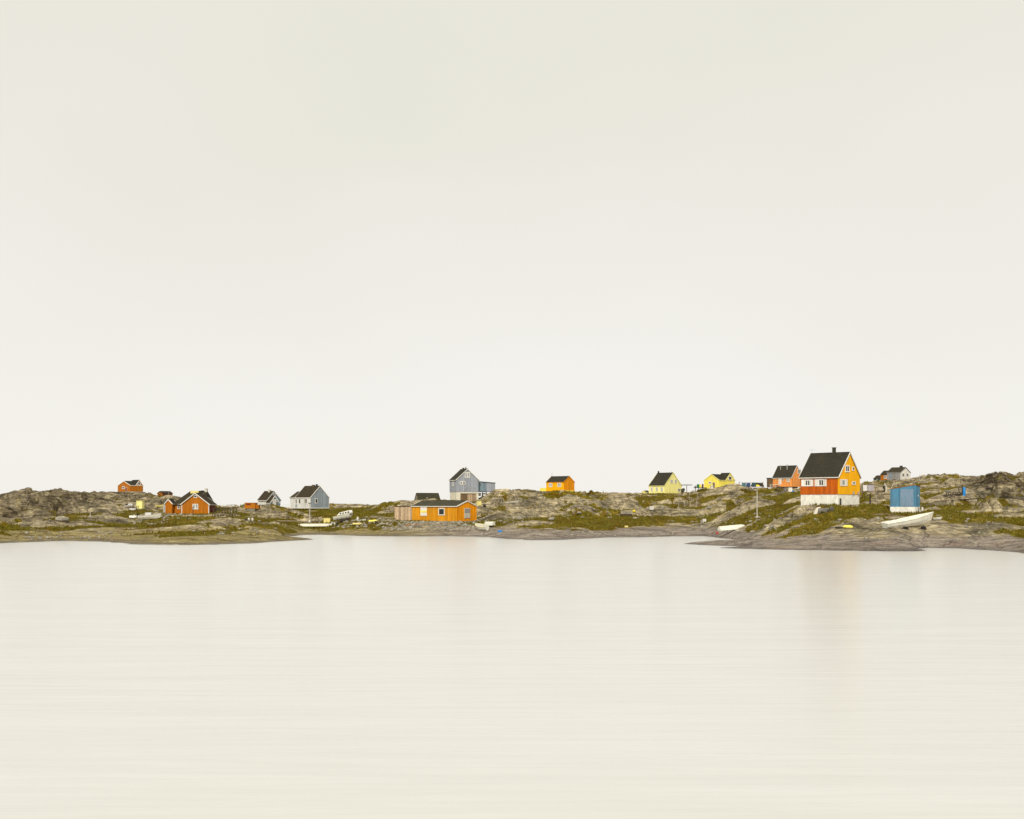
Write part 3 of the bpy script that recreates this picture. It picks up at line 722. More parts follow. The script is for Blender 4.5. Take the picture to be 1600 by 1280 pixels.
chimney(v['roof'], p.W/2, p.s_at('L',1286.5)*1.02, zr-0.2, p.zl(p.W/2, p.L*0.62, 700.8), 0.42, M['roof_green'])
MB().cyl((p.W/2,p.L-0.1,zr), (p.W/2,p.L-0.1,zr+0.7), 0.02, n=5).cyl((p.W/2,p.L-0.5,zr+0.7),(p.W/2,p.L+0.3,zr+0.7),0.012,n=4).build('antenna', M['metal'], r)
s0, s1 = p.s_at('R',1311.5), p.s_at('R',1316.5)
doorpx(p, r, 'R', 1311.5, 1313.6, 779.3, 790, M['black'], off=-0.06, frame=M['metal'], label='dark cellar door in the foundation')
for u_ in (1332.5, 1340.2):
    s_ = p.s_at('R', u_); bx(MB(), 'R', s_-.16, s_+.16, .05, .22, p.z_at('R',s_,772.5), p.z_at('R',s_,768.5)).build('meter_box', M['metal'], r)

# -- far left orange house with a second gable
def twin_gable(key, name, label, wm, gm, rm, ve, va_left, v_cross, uc0, uc1, win_left, win_top, vg_, trim):
    p = P[key]; r = p.root(name, label)
    ze = p.zl(0,0,ve); zr = p.zl(0,p.L/2,va_left)
    v = volume(r, (0,p.W,0,p.L), 0, ze, zr, 'X', {'L':gm,'R':wm}, rm, trim, base=1.0, bmat=M['cream'], ov=0.12, vg=0.10, seed=9)
    a, b = p.s_at('R',uc0,.05), p.s_at('R',uc1,.05); b = min(b, p.W+0.05)
    volume(r, (a,b,-0.05,p.L/2+0.3), 0.002, ze+0.003, p.zl((a+b)/2,0,v_cross), 'Y', {'L':wm,'R':wm}, rm, trim, ov=0.12, vg=0.08, seed=19)
    u0,u1,v0,v1 = win_top; winpx(p, r, 'R', u0,u1,v0,v1, off=0.05, cols=1, label='gable window')
    u0,u1,v0,v1 = win_left; winpx(p, r, 'L', u0,u1,v0,v1, cols=2)
    return p, r, ze, zr, v
p, r, ze, zr, v = twin_gable('farleft', 'cottage', 'small burnt orange cottage alone on the far left ridge', M['orange_brown'], M['orange_dark'], M['roof'], 758.5, 752, 750.3, 212, 223.5, (191,195,760,764), (215.3,219.6,753.3,758), 0.1, WT)
doorpx(p, r, 'L', 196.5, 198.5, 762, 768, M['red_dark'])
p, r, ze, zr, v = twin_gable('yellow2', 'cottage', 'yellow cottage with dark upper window, nearer the laundry line', M['yellow'], M['yellow'], M['roof'], 750.2, 741.5, 739.5, 1133.5, 1148, (1107.5,1112,752.3,756), (1138,1143,744.5,750), 0.1, M['yellow_pale'])
doorpx(p, r, 'L', 1114, 1117, 754, 762.5, M['wood_mid'])

# -- brown hut behind the left rocks
p = P['brown_hut']; r = p.root('hut', 'low rusty brown hut half hidden behind rocks', 'hut')
ze = p.zl(0,0,771); zr = p.zl(0,p.L/2,768)
volume(r, (0,p.W,0,p.L), 0, ze, zr, 'X', {'L':M['orange_brown'],'R':M['red_dark']}, M['roof_brown'], M['wood_dark'], base=0.8, bmat=M['stone_wall'], ov=0.12, vg=0.1)
doorpx(p, r, 'R', 258, 261, 771.5, 776.5, M['wood_dark'], frame=M['wood_mid']); winpx(p, r, 'L', 248.5, 251, 771.5, 774, cols=1, frame=M['wood_mid'])

# -- orange house with a front wing (left of the photograph)
p = P['wing']; r = p.root('house', 'orange house with white-edged front gable and wide dark hipped roof')
S_ = p.s_at
yl = S_('L',284); ye = S_('L',262); yp = S_('L',255)
ze = p.zl(0,0,787.5); zr = p.zl(0.2,yl/2,771)
zem = p.zl(2.2,ye,788.2); zrm = p.zl(5.4, yl/2, 768)
v = volume(r, (2.0,8.4,1.7,ye), 0, zem, zrm, 'Y', {'L':M['orange_dark'],'R':M['red_dark']}, M['roof_brown'], WT, hip=(0.6,3.4), base=1.2, bmat=M['cream'], ov=0.25, vg=0.15, seed=31, barge=False)  # right wall: its shade is painted in as dark red
chimney(v['roof'], 5.2, 2.6, zrm-0.3, p.zl(5.2,2.6,764.2), 0.55, M['cream'])
m_ = MB()
ysk0, ysk1 = S_('L',299)*1.02, S_('L',286.5)*1.02
m_.box(4.6,5.1,ysk0,ysk1,zrm-0.55,zrm+0.13); m_.build('roof_box', M['boat_yellow'], v['roof'], label='pale yellow box on the ridge')
MB().box(4.9,5.5,ysk0-1.0,ysk0-0.4,zrm-0.1,zrm+0.22).build('roof_hatch', M['roof'], v['roof'])
v = volume(r, (0,4.2,0,yl), 0.002, ze, zr, 'X', {'L':M['orange_dark'],'R':M['red_dark']}, M['roof_brown'], WT, base=1.2, bmat=M['cream'], ov=0.3, vg=0.25, seed=37)  # wing's right wall in the same painted-in shade
v['L']['label'] = 'orange boarded front gable'
corner(r, -0.02, -0.0, 0, ze, WT, 0.16); corner(r, -0.02, yl-0.06, 0, ze, WT, 0.16)
winpx(p, r, 'L', 301, 309.8, 787.5, 796, cols=2, glass=M['glass_pale'])
winpx(p, r, 'L', 303, 308, 773.8, 778, cols=1)
winpx(p, r, 'L', 277.2, 281.6, 787.8, 795.5, off=-2.0, cols=2, label='window with curtains')
winpx(p, r, 'L', 266.5, 270.5, 791.5, 794, off=-2.0, cols=1)
v = volume(r, (0.9,3.6,ye-0.7,yp), 0.004, p.zl(0.9,ye,787), p.zl(0.9,(ye+yp)/2-.3,780.5), 'X', {'L':M['orange_dark'],'R':M['orange_dark']}, M['roof_brown'], WT, base=1.0, bmat=M['render'], ov=0.1, vg=0.12, seed=39)
doorpx(p, r, 'L', 255.6, 258.0, 789.5, 801, M['metal'], off=-0.9)
MB().cyl((1.2,(ye+yp)/2-.3,p.zl(1,ye,782)), (1.2,(ye+yp)/2-.3,p.zl(1,ye,767.5)), 0.04, 0.025, n=6).build('flagpole', M['pole'], r)

# -- small teal house
p = P['teal']; r = p.root('house', 'small white and teal house with steep gabled porch and brown roof')
ze, zr = eave_ridge(p, 780.5, 768, 'R', 'Y')
v = volume(r, (0,p.W,0,p.L), 0, ze, zr, 'Y', {'L':M['white_wall'],'R':M['slateblue']}, M['roof_brown'], WT, base=0.8, ov=0.3, vg=0.12, seed=41)
chimney(v['roof'], p.W/2, p.L*0.45, zr-0.3, p.zl(p.W/2,p.L*.45,765.8), 0.7, M['cream'])
winpx(p, r, 'L', 407.5, 410.5, 781.5, 785.5, cols=2)
winpx(p, r, 'R', 427, 430.5, 771.2, 775.5, cols=2)
pw = S_  # keep names short
v = volume(r, (-0.4,p.W*0.62,-1.8,0.1), 0.003, p.zl(0,-1.8,786), p.zl(p.W*.3,-1.8,775.2), 'Y', {'L':M['slateblue'],'R':M['slateblue'],'l':M['teal_dark']}, M['roof_brown'], WT, base=0.8, ov=0.1, vg=0.12, seed=43)
door(r, 'R', p.W*.12, p.W*.12+0.95, 0.05, p.zl(0.8,-1.8,780.5), M['white'], off=1.8)
window(r, 'R', p.W*.38, p.W*.52, 0.9, 1.7, off=1.8, cols=2)

# -- blue-grey house left of the centre
p = P['bluegrey']; r = p.root('house', 'house with white long wall and blue-grey gable beside a lamp post')
ze, zr = eave_ridge(p, 777.3, 759.8, 'R', 'Y')
Lm = p.s_at('L',462)
v = volume(r, (0,p.W,0,Lm), 0, ze, zr, 'Y', {'L':M['white_wall'],'R':M['bluegrey']}, M['roof_brown'], WT, ov=0.12, vg=0.12, seed=51)
v['R']['label'] = 'blue-grey boarded gable wall'
v2 = volume(r, (0.03,p.W*0.8,Lm,p.L), 0.004, ze-0.02, p.zl(p.W*.4,Lm,768.8), 'Y', {'L':M['white_wall'],'R':M['bluegrey']}, M['roof_brown'], WT, ov=0.12, vg=0.1, seed=53)
corner(r, 0, 0, 0, ze, WT, .14); corner(r, p.W-.02, 0, 0, ze, WT, .14)
MB().box(-0.06,p.W+0.04,-0.06,-0.02,-0.12,0.10).box(-0.06,-0.02,-0.02,p.L,-0.12,0.10).build('base_board', WT, r)
winpx(p, r, 'L', 461.5, 464.8, 779.5, 787.8, cols=2); winpx(p, r, 'L', 467, 469.8, 779.5, 787.5, cols=1); winpx(p, r, 'L', 475.8, 480.3, 779, 787.3, cols=2)
winpx(p, r, 'R', 492.2, 496.2, 779, 786.5, cols=1)
doorpx(p, r, 'L', 462, 464, 788.2, 793, M['slateblue'], frame=M['white_wall'])
chimney(v['roof'], p.W/2, Lm*0.42, zr-0.3, zr+0.28, 0.6, M['wood_mid']); chimney(v['roof'], p.W/2, Lm*0.20, zr-0.1, zr+0.45, 0.34, M['black'])
for X_ in (0.25, p.W/2, p.W-.25):
    for Y_ in (0.3, p.L*.33, p.L*.66, p.L-.3):
        MB().cyl((X_,Y_,-1.5),(X_,Y_,-0.005),0.13,n=6).build('stilt', M['wood_dark'], r)
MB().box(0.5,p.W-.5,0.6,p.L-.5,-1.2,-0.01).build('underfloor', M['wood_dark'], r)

# -- grey-blue house with annex on the central rise
p = P['grey']; r = p.root('house', 'weathered grey-blue gabled house on a cream foundation with a long annex')
ze, zr = eave_ridge(p, 749.5, 733, 'R', 'Y')
v = volume(r, (0,p.W,0,p.L), 0, ze, zr, 'Y', {'L':M['greyblue'],'R':M['greyblue']}, M['roof'], WT, base=3.2, bmat=M['cream'], ov=0.2, vg=0.14, seed=61)
corner(r, p.W-.02, 0, 0, ze, M['teal_dark'], .12)
winpx(p, r, 'R', 726, 734.5, 738.3, 746.3, cols=2, rows=2, glass=M['glass_pale'])
winpx(p, r, 'R', 718.3, 722.5, 752, 757.3, cols=1, fw=.2, label='small square window with broad white frame'); winpx(p, r, 'R', 722.7, 727.0, 752, 757.3, cols=1, fw=.2, label='small square window with broad white frame')
winpx(p, r, 'L', 706.5, 709.2, 752.5, 760, cols=1, glass=M['glass_pale'])
chimney(v['roof'], p.W/2, p.L*0.25, zr-0.1, zr+0.55, 0.3, M['roof_green'], pipe=True); chimney(v['roof'], p.W/2-0.6, p.L*0.3, zr-0.7, zr+0.25, 0.4, M['roof_green'])
# annex to the right, set back, on posts
ax0 = p.W+0.05; ax1 = p.W+5.2
wall(r, (ax0,1.2), (ax0+2.6,1.2), (0,-1), 0.15, lambda s: p.zl(ax0,1.2,752.5)-s*0.05, M['annex_blue'], seed=5)
wall(r, (ax0+2.6,1.24), (ax1,1.24), (0,-1), 0.1, lambda s: p.zl(ax0,1.2,752.5)-0.2-s*0.07, M['greyblue'], seed=6)
wall(r, (ax1,1.3), (ax1,4.4), (1,0), 0.1, lambda s: p.zl(ax0,1.2,752.5)-0.42, M['annex_blue'], seed=7)
wall(r, (ax0,4.4), (ax1,4.4), (0,1), 0.1, lambda s: p.zl(ax0,1.2,752.5)-0.45, M['annex_blue'], seed=8)
zt = p.zl(ax0,1.2,752.5)
MB().hexa([(ax0,1.0,zt),(ax1+.15,1.0,zt-.38),(ax1+.15,4.55,zt-.38),(ax0,4.55,zt),(ax0,1.0,zt+.09),(ax1+.15,1.0,zt-.29),(ax1+.15,4.55,zt-.29),(ax0,4.55,zt+.09)]).build('annex_roof', M['roof_green'], r)
MB().box(ax0,ax1,1.25,4.35,0.0,0.1).build('annex_floor', M['wood_dark'], r)
for X_ in (ax0+.3, ax0+1.5, ax0+2.7, ax0+3.9, ax1-.2):
    MB().cyl((X_,1.5,-1.6),(X_,1.5,0.0),0.10,n=6).build('post', M['wood_dark'], r)
for i, X_ in enumerate((ax0+.55, ax0+1.95)):
    MB().box(X_,X_+.75,1.9,2.6,-1.1,-0.25).build('storage_box', M['cloth_white'], r)

# -- hut in front of that foundation
p = P['underhut']; r = p.root('shed', 'little weathered shed below the cream foundation, dark side and pale side', 'shed')
zt = p.zl(0,0,771.5)
wall(r, (0,0),(0,p.L),(-1,0),-0.4,lambda s: zt-s*.03,M['wood_mid'],seed=2); wall(r,(0,0),(p.W,0),(0,-1),-0.4,lambda s: zt+s*.02,M['white_peel'],seed=4)
wall(r, (p.W,0),(p.W,p.L),(1,0),-0.4,lambda s: zt,M['wood_mid'],seed=2); wall(r,(0,p.L),(p.W,p.L),(0,1),-0.4,lambda s: zt,M['wood_mid'],seed=4)
MB().box(-.12,p.W+.12,-.12,p.L+.12,zt,zt+.07).build('roof', M['wood_dark'], r)
for X_ in (0.0, p.W): corner(r, X_, 0, -.4, zt-.005, M['white_peel'])

# -- dark turf-roofed hut
p = P['darkhut']; r = p.root('hut', 'low stone hut with long dark roof behind the orange boathouse', 'hut')
zr = p.zl(0,p.L/2,771); ze = p.zl(0,0,779)
volume(r, (0,p.W,0,p.L), 0, ze, zr, 'X', {'L':M['stone_wall'],'R':M['stone_wall']}, M['roof_green'], M['wood_mid'], base=0.9, bmat=M['stone_wall'], ov=0.35, vg=0.05, seed=71)
winpx(p, r, 'R', 666, 668.5, 778, 781, cols=1)

# -- long orange boathouse by the water
p = P['long']; r = p.root('boathouse', 'long low orange boathouse with peeling end section close to the water', 'boathouse')
Lm = p.s_at('L',644); ze, zr = eave_ridge(p, 791, 783, 'R', 'Y')
v = volume(r, (0,p.W,0,Lm), 0, ze, zr, 'Y', {'L':M['orange'],'R':M['orange_gable']}, M['roof_green'], WT, base=1.0, bmat=M['stone_wall'], ov=0.18, vg=0.10, planks=('L','R'), bw=0.36, seed=81)
# lower, weathered section at the left end, loose upright planks
zt = ze-0.02
w1 = wall(r, (-0.05,Lm+0.05), (-0.05,p.L), (-1,0), -0.5, lambda s: zt-s*0.01, M['white_peel'], planks=True, bw=0.34, rough=0.05, seed=83); w1['label'] = 'peeling whitewashed planks'
wall(r, (-0.05,p.L), (4.2,p.L), (0,1), -0.5, lambda s: zt-.05, M['white_peel'], seed=84); wall(r, (4.2,Lm+.05), (4.2,p.L), (1,0), -0.5, lambda s: zt-.05, M['white_peel'], seed=85)
MB().hexa([(-.25,Lm+.15,zt),(4.4,Lm+.15,zt+.2),(4.4,p.L+.1,zt),(-.25,p.L+.1,zt-.05),(-.25,Lm+.15,zt+.08),(4.4,Lm+.15,zt+.28),(4.4,p.L+.1,zt+.08),(-.25,p.L+.1,zt+.03)]).build('lean_roof', M['roof_green'], r)
corner(r, -.02, 0, 0, ze, M['orange_gable'])
winpx(p, r, 'L', 685.3, 695, 794, 805.3, cols=1, fw=.17, label='square dark window with broad white frame')
sA, sB = p.s_at('L',657.5), p.s_at('L',667.3)
pn = bx(MB(), 'L', sB, sA, .05, .09, p.z_at('L',sA,806), p.z_at('L',sA,792)).build('window_board', M['white'], r)
bx(MB(), 'L', sB-.03, sA+.03, .095, .12, p.z_at('L',sA,801), p.z_at('L',sA,798)).build('cross_board', M['yellow'], pn)
sA, sB = p.s_at('R',725), p.s_at('R',734)
d_ = bx(MB(), 'R', sA, sB, .05, .10, p.z_at('R',sA,810), p.z_at('R',sA,794)).build('door', M['cream'], r, label='grey and cream gable door')
bx(MB(), 'R', sA+.08, sB-.08, .105, .125, p.z_at('R',sA,801.5), p.z_at('R',sA,795)).build('door_panel', M['metal'], d_)

# -- orange cottage on the middle ridge
p = P['mid']; r = p.root('cottage', 'bright orange cottage with thin mast, alone on the middle ridge')
ze, zr = eave_ridge(p, 753.3, 744.5, 'R', 'Y')
v = volume(r, (0,p.W,0,p.L), 0, ze, zr, 'Y', {'L':M['orange_yellow'],'R':M['orange_gable']}, M['roof'], M['orange_gable'], base=0.8, bmat=M['wood_mid'], ov=0.12, vg=0.1, seed=91)  # lit front and shaded gable painted as lighter and darker orange
winpx(p, r, 'L', 857.8, 863, 755.3, 761, cols=2, glass=M['glass_pale']); winpx(p, r, 'L', 871, 877, 754.8, 760.8, cols=2, glass=M['glass_pale'])
MB().cyl((p.W/2,p.L*0.98,zr), (p.W/2,p.L*0.98,zr+1.25), 0.05, 0.03, n=5).build('antenna', M['black'], r)
wall(r, (0.3,p.L+.1), (0.3,p.L+2.8), (-1,0), 0.0, lambda s: 1.05, M['yellow'], name='deck_fence', seed=3)
MB().box(0.35,2.6,p.L+.1,p.L+2.8,-.1,0.12).build('deck', M['wood_pale'], r)
MB().box(-.1,.15,-.12,-.04,-.1,.22).box(-.08,p.W+.3,-.16,-.05,-.12,.18).build('base_board', M['yellow'], r)

# -- yellow house with three windows
p = P['yellow1']; r = p.root('house', 'pale yellow house with steep dark roof and three windows in its long wall')
ze, zr = eave_ridge(p, 758.7, 739, 'R', 'Y')
v = volume(r, (0,p.W,0,p.L), 0, ze, zr, 'Y', {'L':M['yellow_pale'],'R':M['yellow_pale']}, M['roof'], M['yellow_pale'], base=0.8, bmat=M['cream'], ov=0.15, vg=0.1, seed=101)
for a in (1016.8, 1024.5, 1032.5): winpx(p, r, 'L', a, a+3.4, 761.3, 767.8, cols=2, glass=M['glass_pale'])
winpx(p, r, 'R', 1047.2, 1051.2, 749.3, 755.3, cols=2, glass=M['glass_pale']); winpx(p, r, 'R', 1053.5, 1057.2, 749.3, 755.3, cols=2, glass=M['glass_pale'])
winpx(p, r, 'R', 1059, 1063.2, 763.3, 768, cols=2)
chimney(v['roof'], p.W/2, p.L*0.95, zr-.3, zr+.55, .34, M['black']); chimney(v['roof'], p.W/2, .5, zr-.1, zr+.6, .1, M['metal'], pipe=True)
p = P['yellowhut']; r = p.root('shed', 'tiny yellow shed tucked beside the pale yellow house', 'shed')
volume(r, (0,p.W,0,p.L), 0, p.zl(0,0,769.5), p.zl(0,p.L/2,767.2), 'X', {'L':M['yellow_pale'],'R':M['yellow_pale']}, M['roof_green'], M['yellow_pale'], base=.5, bmat=M['cream'], ov=.08, vg=.08)
doorpx(p, r, 'R', 1010.5, 1012.5, 769.8, 772, M['wood_mid'])

# -- orange house behind the big one
p = P['back']; r = p.root('house', 'pale orange house with two chimneys and white stair door, behind the ramp')
Lm = p.s_at('L',1207.5); ze, zr = eave_ridge(p, 746, 728, 'R', 'Y')
v = volume(r, (0,p.W,0,Lm), 0, ze, zr, 'Y', {'L':M['orange_pale'],'R':M['orange_pale']}, M['roof'], WT, ov=.15, vg=.12, seed=111)
wall(r, (0.6,Lm+.02), (0.6,Lm+2.2), (-1,0), -.1, lambda s: ze-.1, M['wood_mid'], seed=12); wall(r, (0.6,Lm+2.2), (3.5,Lm+2.2), (0,1), -.1, lambda s: ze-.1, M['wood_mid'], seed=13)
MB().box(.4,3.7,Lm+.16,Lm+2.4,ze-.1,ze).build('annex_roof', M['roof_brown'], r)
winpx(p, r, 'L', 1229.5, 1234, 746.8, 753.2, cols=2, glass=M['glass_pale']); winpx(p, r, 'R', 1246.4, 1251, 733.3, 740.3, cols=2)
doorpx(p, r, 'L', 1217, 1220.5, 748, 757, M['white'])
winpx(p, r, 'L', 1222, 1224.3, 747.5, 751, cols=1)
for yy, hh in ((Lm*.78,.75),(Lm*.42,.9)):
    chimney(v['roof'], p.W*.34, yy, zr-1.4, zr+hh-.5, .26, M['metal'], pipe=True)
for X_ in (0.2,p.W/2,p.W-.2):
    for Y_ in (.2,Lm*.5,Lm-.2): MB().cyl((X_,Y_,-1.6),(X_,Y_,-.005),.12,n=6).build('stilt', M['wood_dark'], r)
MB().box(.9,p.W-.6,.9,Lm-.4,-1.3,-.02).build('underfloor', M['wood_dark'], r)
# stair and landing at the door
s0 = p.s_at('L',1217); mb = MB().box(-1.5,-.12,s0-1.2,s0+1.8,-.35,-.25)
for i in range(5): mb.box(-1.9-.28*i,-1.6-.28*i,s0-.6,s0+.6,-.42-.2*i,-.36-.2*i)
st_ = mb.build('steps', M['white_peel'], r)
for yy in (s0-1.2, s0, s0+1.8): MB().bar((-1.45,yy,-1.3),(-1.45,yy,.65),.09).build('post', M['white'], st_)
MB().bar((-1.45,s0-1.2,.62),(-1.45,s0+1.8,.62),.08).bar((-1.45,s0-1.2,.2),(-1.45,s0+1.8,.2),.06).build('rail', M['white'], st_)

# -- grey and white house on the right ridge
p = P['whitegrey']; r = p.root('house', 'grey house with white gable and dark roof on the right ridge')
ze, zr = eave_ridge(p, 738, 730.6, 'R', 'Y')
v = volume(r, (0,p.W,0,p.L), 0, ze, zr, 'Y', {'L':M['grey_wall'],'R':M['white']}, M['roof_brown'], M['grey_wall'], base=1.0, bmat=M['stone_wall'], ov=.15, vg=.12, seed=121)
v['L']['label'] = 'grey boarded long wall'; v['R']['label'] = 'white gable wall'
winpx(p, r, 'L', 1389.5, 1393.3, 741, 745.3, cols=2, frame=M['blue'], glass=M['glass_pale'])
winpx(p, r, 'R', 1410, 1412.6, 740, 744.3, cols=1, frame=M['grey_wall']); winpx(p, r, 'R', 1416.5, 1418.8, 740.3, 744, cols=1, frame=M['grey_wall'])
chimney(v['roof'], p.W/2, p.L*.32, zr-.3, zr+.55, .8, M['roof_green'])
p = P['orangehut']; r = p.root('cottage', 'small orange cottage touching the left end of the grey house')
ze = p.zl(0,0,741.5); zr = p.zl(p.W/2,0,735.8)
v = volume(r, (0,p.W,0,p.L), 0, ze, zr, 'Y', {'L':M['orange_dark'],'R':M['orange_dark']}, M['roof_brown'], M['wood_dark'], base=.8, ov=.1, vg=.1, seed=131)
winpx(p, r, 'L', 1381.3, 1385.3, 743.2, 747.8, cols=2)
p = P['blackhut']; r = p.root('hut', 'low black hut left of the small orange cottage on the right ridge', 'hut')
ze = p.zl(0,0,748); zr = p.zl(p.W/2,0,743.3)
v = volume(r, (0,p.W,0,p.L), 0, ze, zr, 'Y', {'L':M['teal_dark'],'R':M['teal_dark']}, M['roof_brown'], M['wood_dark'], base=.8, ov=.1, vg=.1, seed=133)
doorpx(p, r, 'L', 1370, 1371.5, 748.5, 751.5, M['wood_mid'])

# -- blue shed
p = P['shed']; r = p.root('shed', 'bright blue shed with sloping top on a white base near the rowboat', 'shed')
zb = p.zl(0,0,792); zh = p.zl(0,0,757.8); zlw = p.zl(0,p.L,764.5); zrt = p.zl(p.W,0,760.5)
q = zb
wall(r, (0,0),(0,p.L),(-1,0),zb,lambda s: zh+(zlw-zh)*s/p.L,M['blue'],seed=3,bw=.3)
wall(r, (0,0),(p.W,0),(0,-1),zb,lambda s: zh+(zrt-zh)*s/p.W,M['blue'],seed=5,bw=.3)
wall(r, (p.W,0),(p.W,p.L),(1,0),zb,lambda s: zrt+(zlw-zh)*s/p.L,M['blue'],seed=3); wall(r,(0,p.L),(p.W,p.L),(0,1),zb,lambda s: zlw+(zrt-zh)*s/p.W,M['blue'],seed=4)
MB().hexa([(-.08,-.1,zh+.01),(p.W+.15,-.1,zrt),(p.W+.15,p.L+.1,zlw+zrt-zh),(-.08,p.L+.1,zlw+.01),(-.08,-.1,zh+.07),(p.W+.15,-.1,zrt+.08),(p.W+.15,p.L+.1,zlw+zrt-zh+.07),(-.08,p.L+.1,zlw+.07)]).build('roof', M['orange_dark'], r)
MB().box(-.03,p.W+.02,-.03,p.L+.02,-1.0,zb-.006).build('foundation', M['render'], r)
corner(r, 0, 0, zb, zh-.01, M['blue'])
sA, sB = p.s_at('L',1407), p.s_at('L',1427.5)
bx(MB(), 'L', sB, sA, .045, .07, zb+.1, p.z_at('L',(sA+sB)/2,764.3)).build('door', M['blue_faded'], r, label='faded greyish door panel')
sC = p.s_at('R',1434); bx(MB(), 'R', sC-.12, sC+.12, .05, .09, p.z_at('R',sC,776), p.z_at('R',sC,773.5)).build('sign_plate', M['white'], r)

# -- dark roof behind the laundry
p = P['darkroof']; r = p.root('hut', 'dark low roof showing over the crest behind the laundry', 'hut')
volume(r, (0,p.W,0,p.L), 0, p.zl(0,0,759), p.zl(0,p.L/2,755), 'X', {'L':M['wood_dark'],'R':M['wood_dark']}, M['roof'], M['wood_dark'], ov=.1, vg=.1)
#PART4
# ------------------------------------------------------------------ small things
class PX(MB):
    """mesh in units of photo pixels at the thing's distance"""
    def __init__(s, m): super().__init__(); s.m = m
    def add(s, vs, fs): return super().add([tuple(c*s.m for c in p) for p in vs], fs)
    def grid(s, rows, close=False): return super().grid([[tuple(c*s.m for c in p) for p in r] for r in rows], close)
def item(name, label, cat, u, v, yaw=0.0, group=None, rot=None, dz=0.0, dmin=100, dmax=420, at=None):
    q = at or place(u, v, dmin, dmax)
    r = thing(name, label, cat, (q['x'], q['y'], q['z']+dz), R(yaw), group, rot)
    return r, q['m'], q
def single(mb, name, mat, q, label, cat, yaw=0.0, group=None, rot=None, dz=0.0, smooth=False):
    o = mb.build(name, mat, None, smooth); o.location = (q['x'], q['y'], q['z']+dz); o.rotation_euler = rot if rot else (0,0,R(yaw))
    return tag(o, label, cat, group)
def hull(L, B, Hh, up=False, bow=0.35, n=12, transom=0.8, thick=0.06, flare=0.75):
    def sect(t, k, inner):
        hb = B/2*(transom+(1-transom)*min(1, t*2.2))*max(0.0, 1-max(0,(t-0.55)/0.45)**2.2) if t < 1 else 0.0
        zk = Hh*0.0 + Hh*0.35*max(0,(t-0.75)/0.25)**2
        zg = Hh*(0.72-bow*0.1 + bow*t**2.2)
        X = L*(t-0.5) + (0.06*L*(max(0,(t-.8)/.2))*((k[1]))) 
        if inner: hb = max(0, hb-thick); zk = min(zk+thick, zg)
        return (X, hb*k[0]*(flare+(1-flare)*k[1]), zk+(zg-zk)*k[1])
    prof = [(-1,1.0),(-0.94,0.55),(-0.62,0.16),(0,0.0),(0.62,0.16),(0.94,0.55),(1,1.0)]
    mb = MB(); ts = [i/n for i in range(n+1)]
    out = [[sect(t,k,False) for k in prof] for t in ts]; inn = [[sect(t,k,True) for k in prof] for t in ts]
    f = (lambda p: (p[0],p[1],Hh-p[2])) if up else (lambda p: p)
    out = [[f(p) for p in r] for r in out]; inn = [[f(p) for p in r] for r in inn]
    mb.grid(out)
    if not up:
        mb.grid(inn); mb.grid([[r[0] for r in out],[r[0] for r in inn]]); mb.grid([[r[-1] for r in out],[r[-1] for r in inn]])
        b = len(mb.v); mb.v += out[0]+inn[0]; m = len(out[0]); mb.f += [(b+j,b+j+1,b+m+j+1,b+m+j) for j in range(m-1)]
    b = len(mb.v); mb.v += out[0]; mb.f.append(tuple(range(b, b+len(out[0]))))
    rails = []
    for s_ in (0,-1):
        rails.append([out[i][s_] for i in range(n+1)])
    return mb, rails
def boat(u, v, Lpx, Hpx, label, mat, yaw=0, pitch=0, roll=0, up=False, beam=0.34, seats=True, name='rowing_boat', cat='boat', rail=None, bow=0.35, dz=-0.03, group=None, transom=.8, dmin=100):
    q = place(u, v, dmin); m = q['m']; L = Lpx*m; Hh = Hpx*m
    r = thing(name, label, cat, (q['x'],q['y'],q['z']+dz), 0, group, rot=(R(roll), -R(pitch), R(yaw)))
    mb, rails = hull(L, L*beam, Hh, up, bow, transom=transom, thick=0.05)
    h_ = mb.build('hull', mat, r, smooth=False)
    for rl in rails:
        g = MB()
        for a, b in zip(rl[:-1], rl[1:]): 
            if (Vector(a)-Vector(b)).length > .01: g.bar(a, b, .06, .05)
        g.build('gunwale', rail or mat, r)
    if up:
        MB().bar((-L/2,0,Hh+.01),(L*.3,0,Hh*.98),.05,.05).build('keel', mat, r)
    elif seats:
        for t in (0.25, 0.5, 0.72):
            X = L*(t-.5); w_ = L*beam/2*.86*(1 if t < .6 else .72); MB().box(X-.12,X+.12,-w_,w_,Hh*.42,Hh*.42+.04).build('thwart', M['wood_pale'], r)
    return r, q, L, Hh

# boats
boat(1419, 823.5, 84, 17, 'long white rowing boat lying on bare rock below the blue shed, bow to the right', M['boat_white'], yaw=14, pitch=7, bow=0.38, beam=.26, roll=6)
boat(1146, 829, 47, 8.5, 'upturned white rowing boat on the shore slope in front of the lamp post', M['boat_white'], yaw=12, pitch=5, up=True, bow=0.1, beam=.34)
boat(489, 824, 58, 5.4, 'long low white boat hull lying upside down under the blue-grey house lamp post', M['cream'], yaw=186, up=True, bow=0.1, beam=.2, transom=.6)
boat(754, 829, 26, 11, 'pale yellow dinghy with yellow inside by the right end of the orange boathouse', M['boat_white'], yaw=132, roll=-18, beam=.46, rail=M['boat_yellow'], name='dinghy')
boat(764, 824, 20, 8, 'small white dinghy behind the yellow one', M['boat_white'], yaw=140, up=True, beam=.45, name='dinghy', seats=False)
r, q, L, Hh = boat(233, 813, 33, 8.5, 'white motorboat among clutter left of the front-gabled orange house', M['boat_white'], yaw=6, beam=.34, name='motorboat', bow=.5)
MB().box(-L*.15,L*.12,-.5,.5,Hh*.55,Hh*1.25).build('cabin', M['cloth_white'], r); MB().box(L*.121,L*.14,-.4,.4,Hh*.8,Hh*1.15).build('windscreen', M['glass'], r)
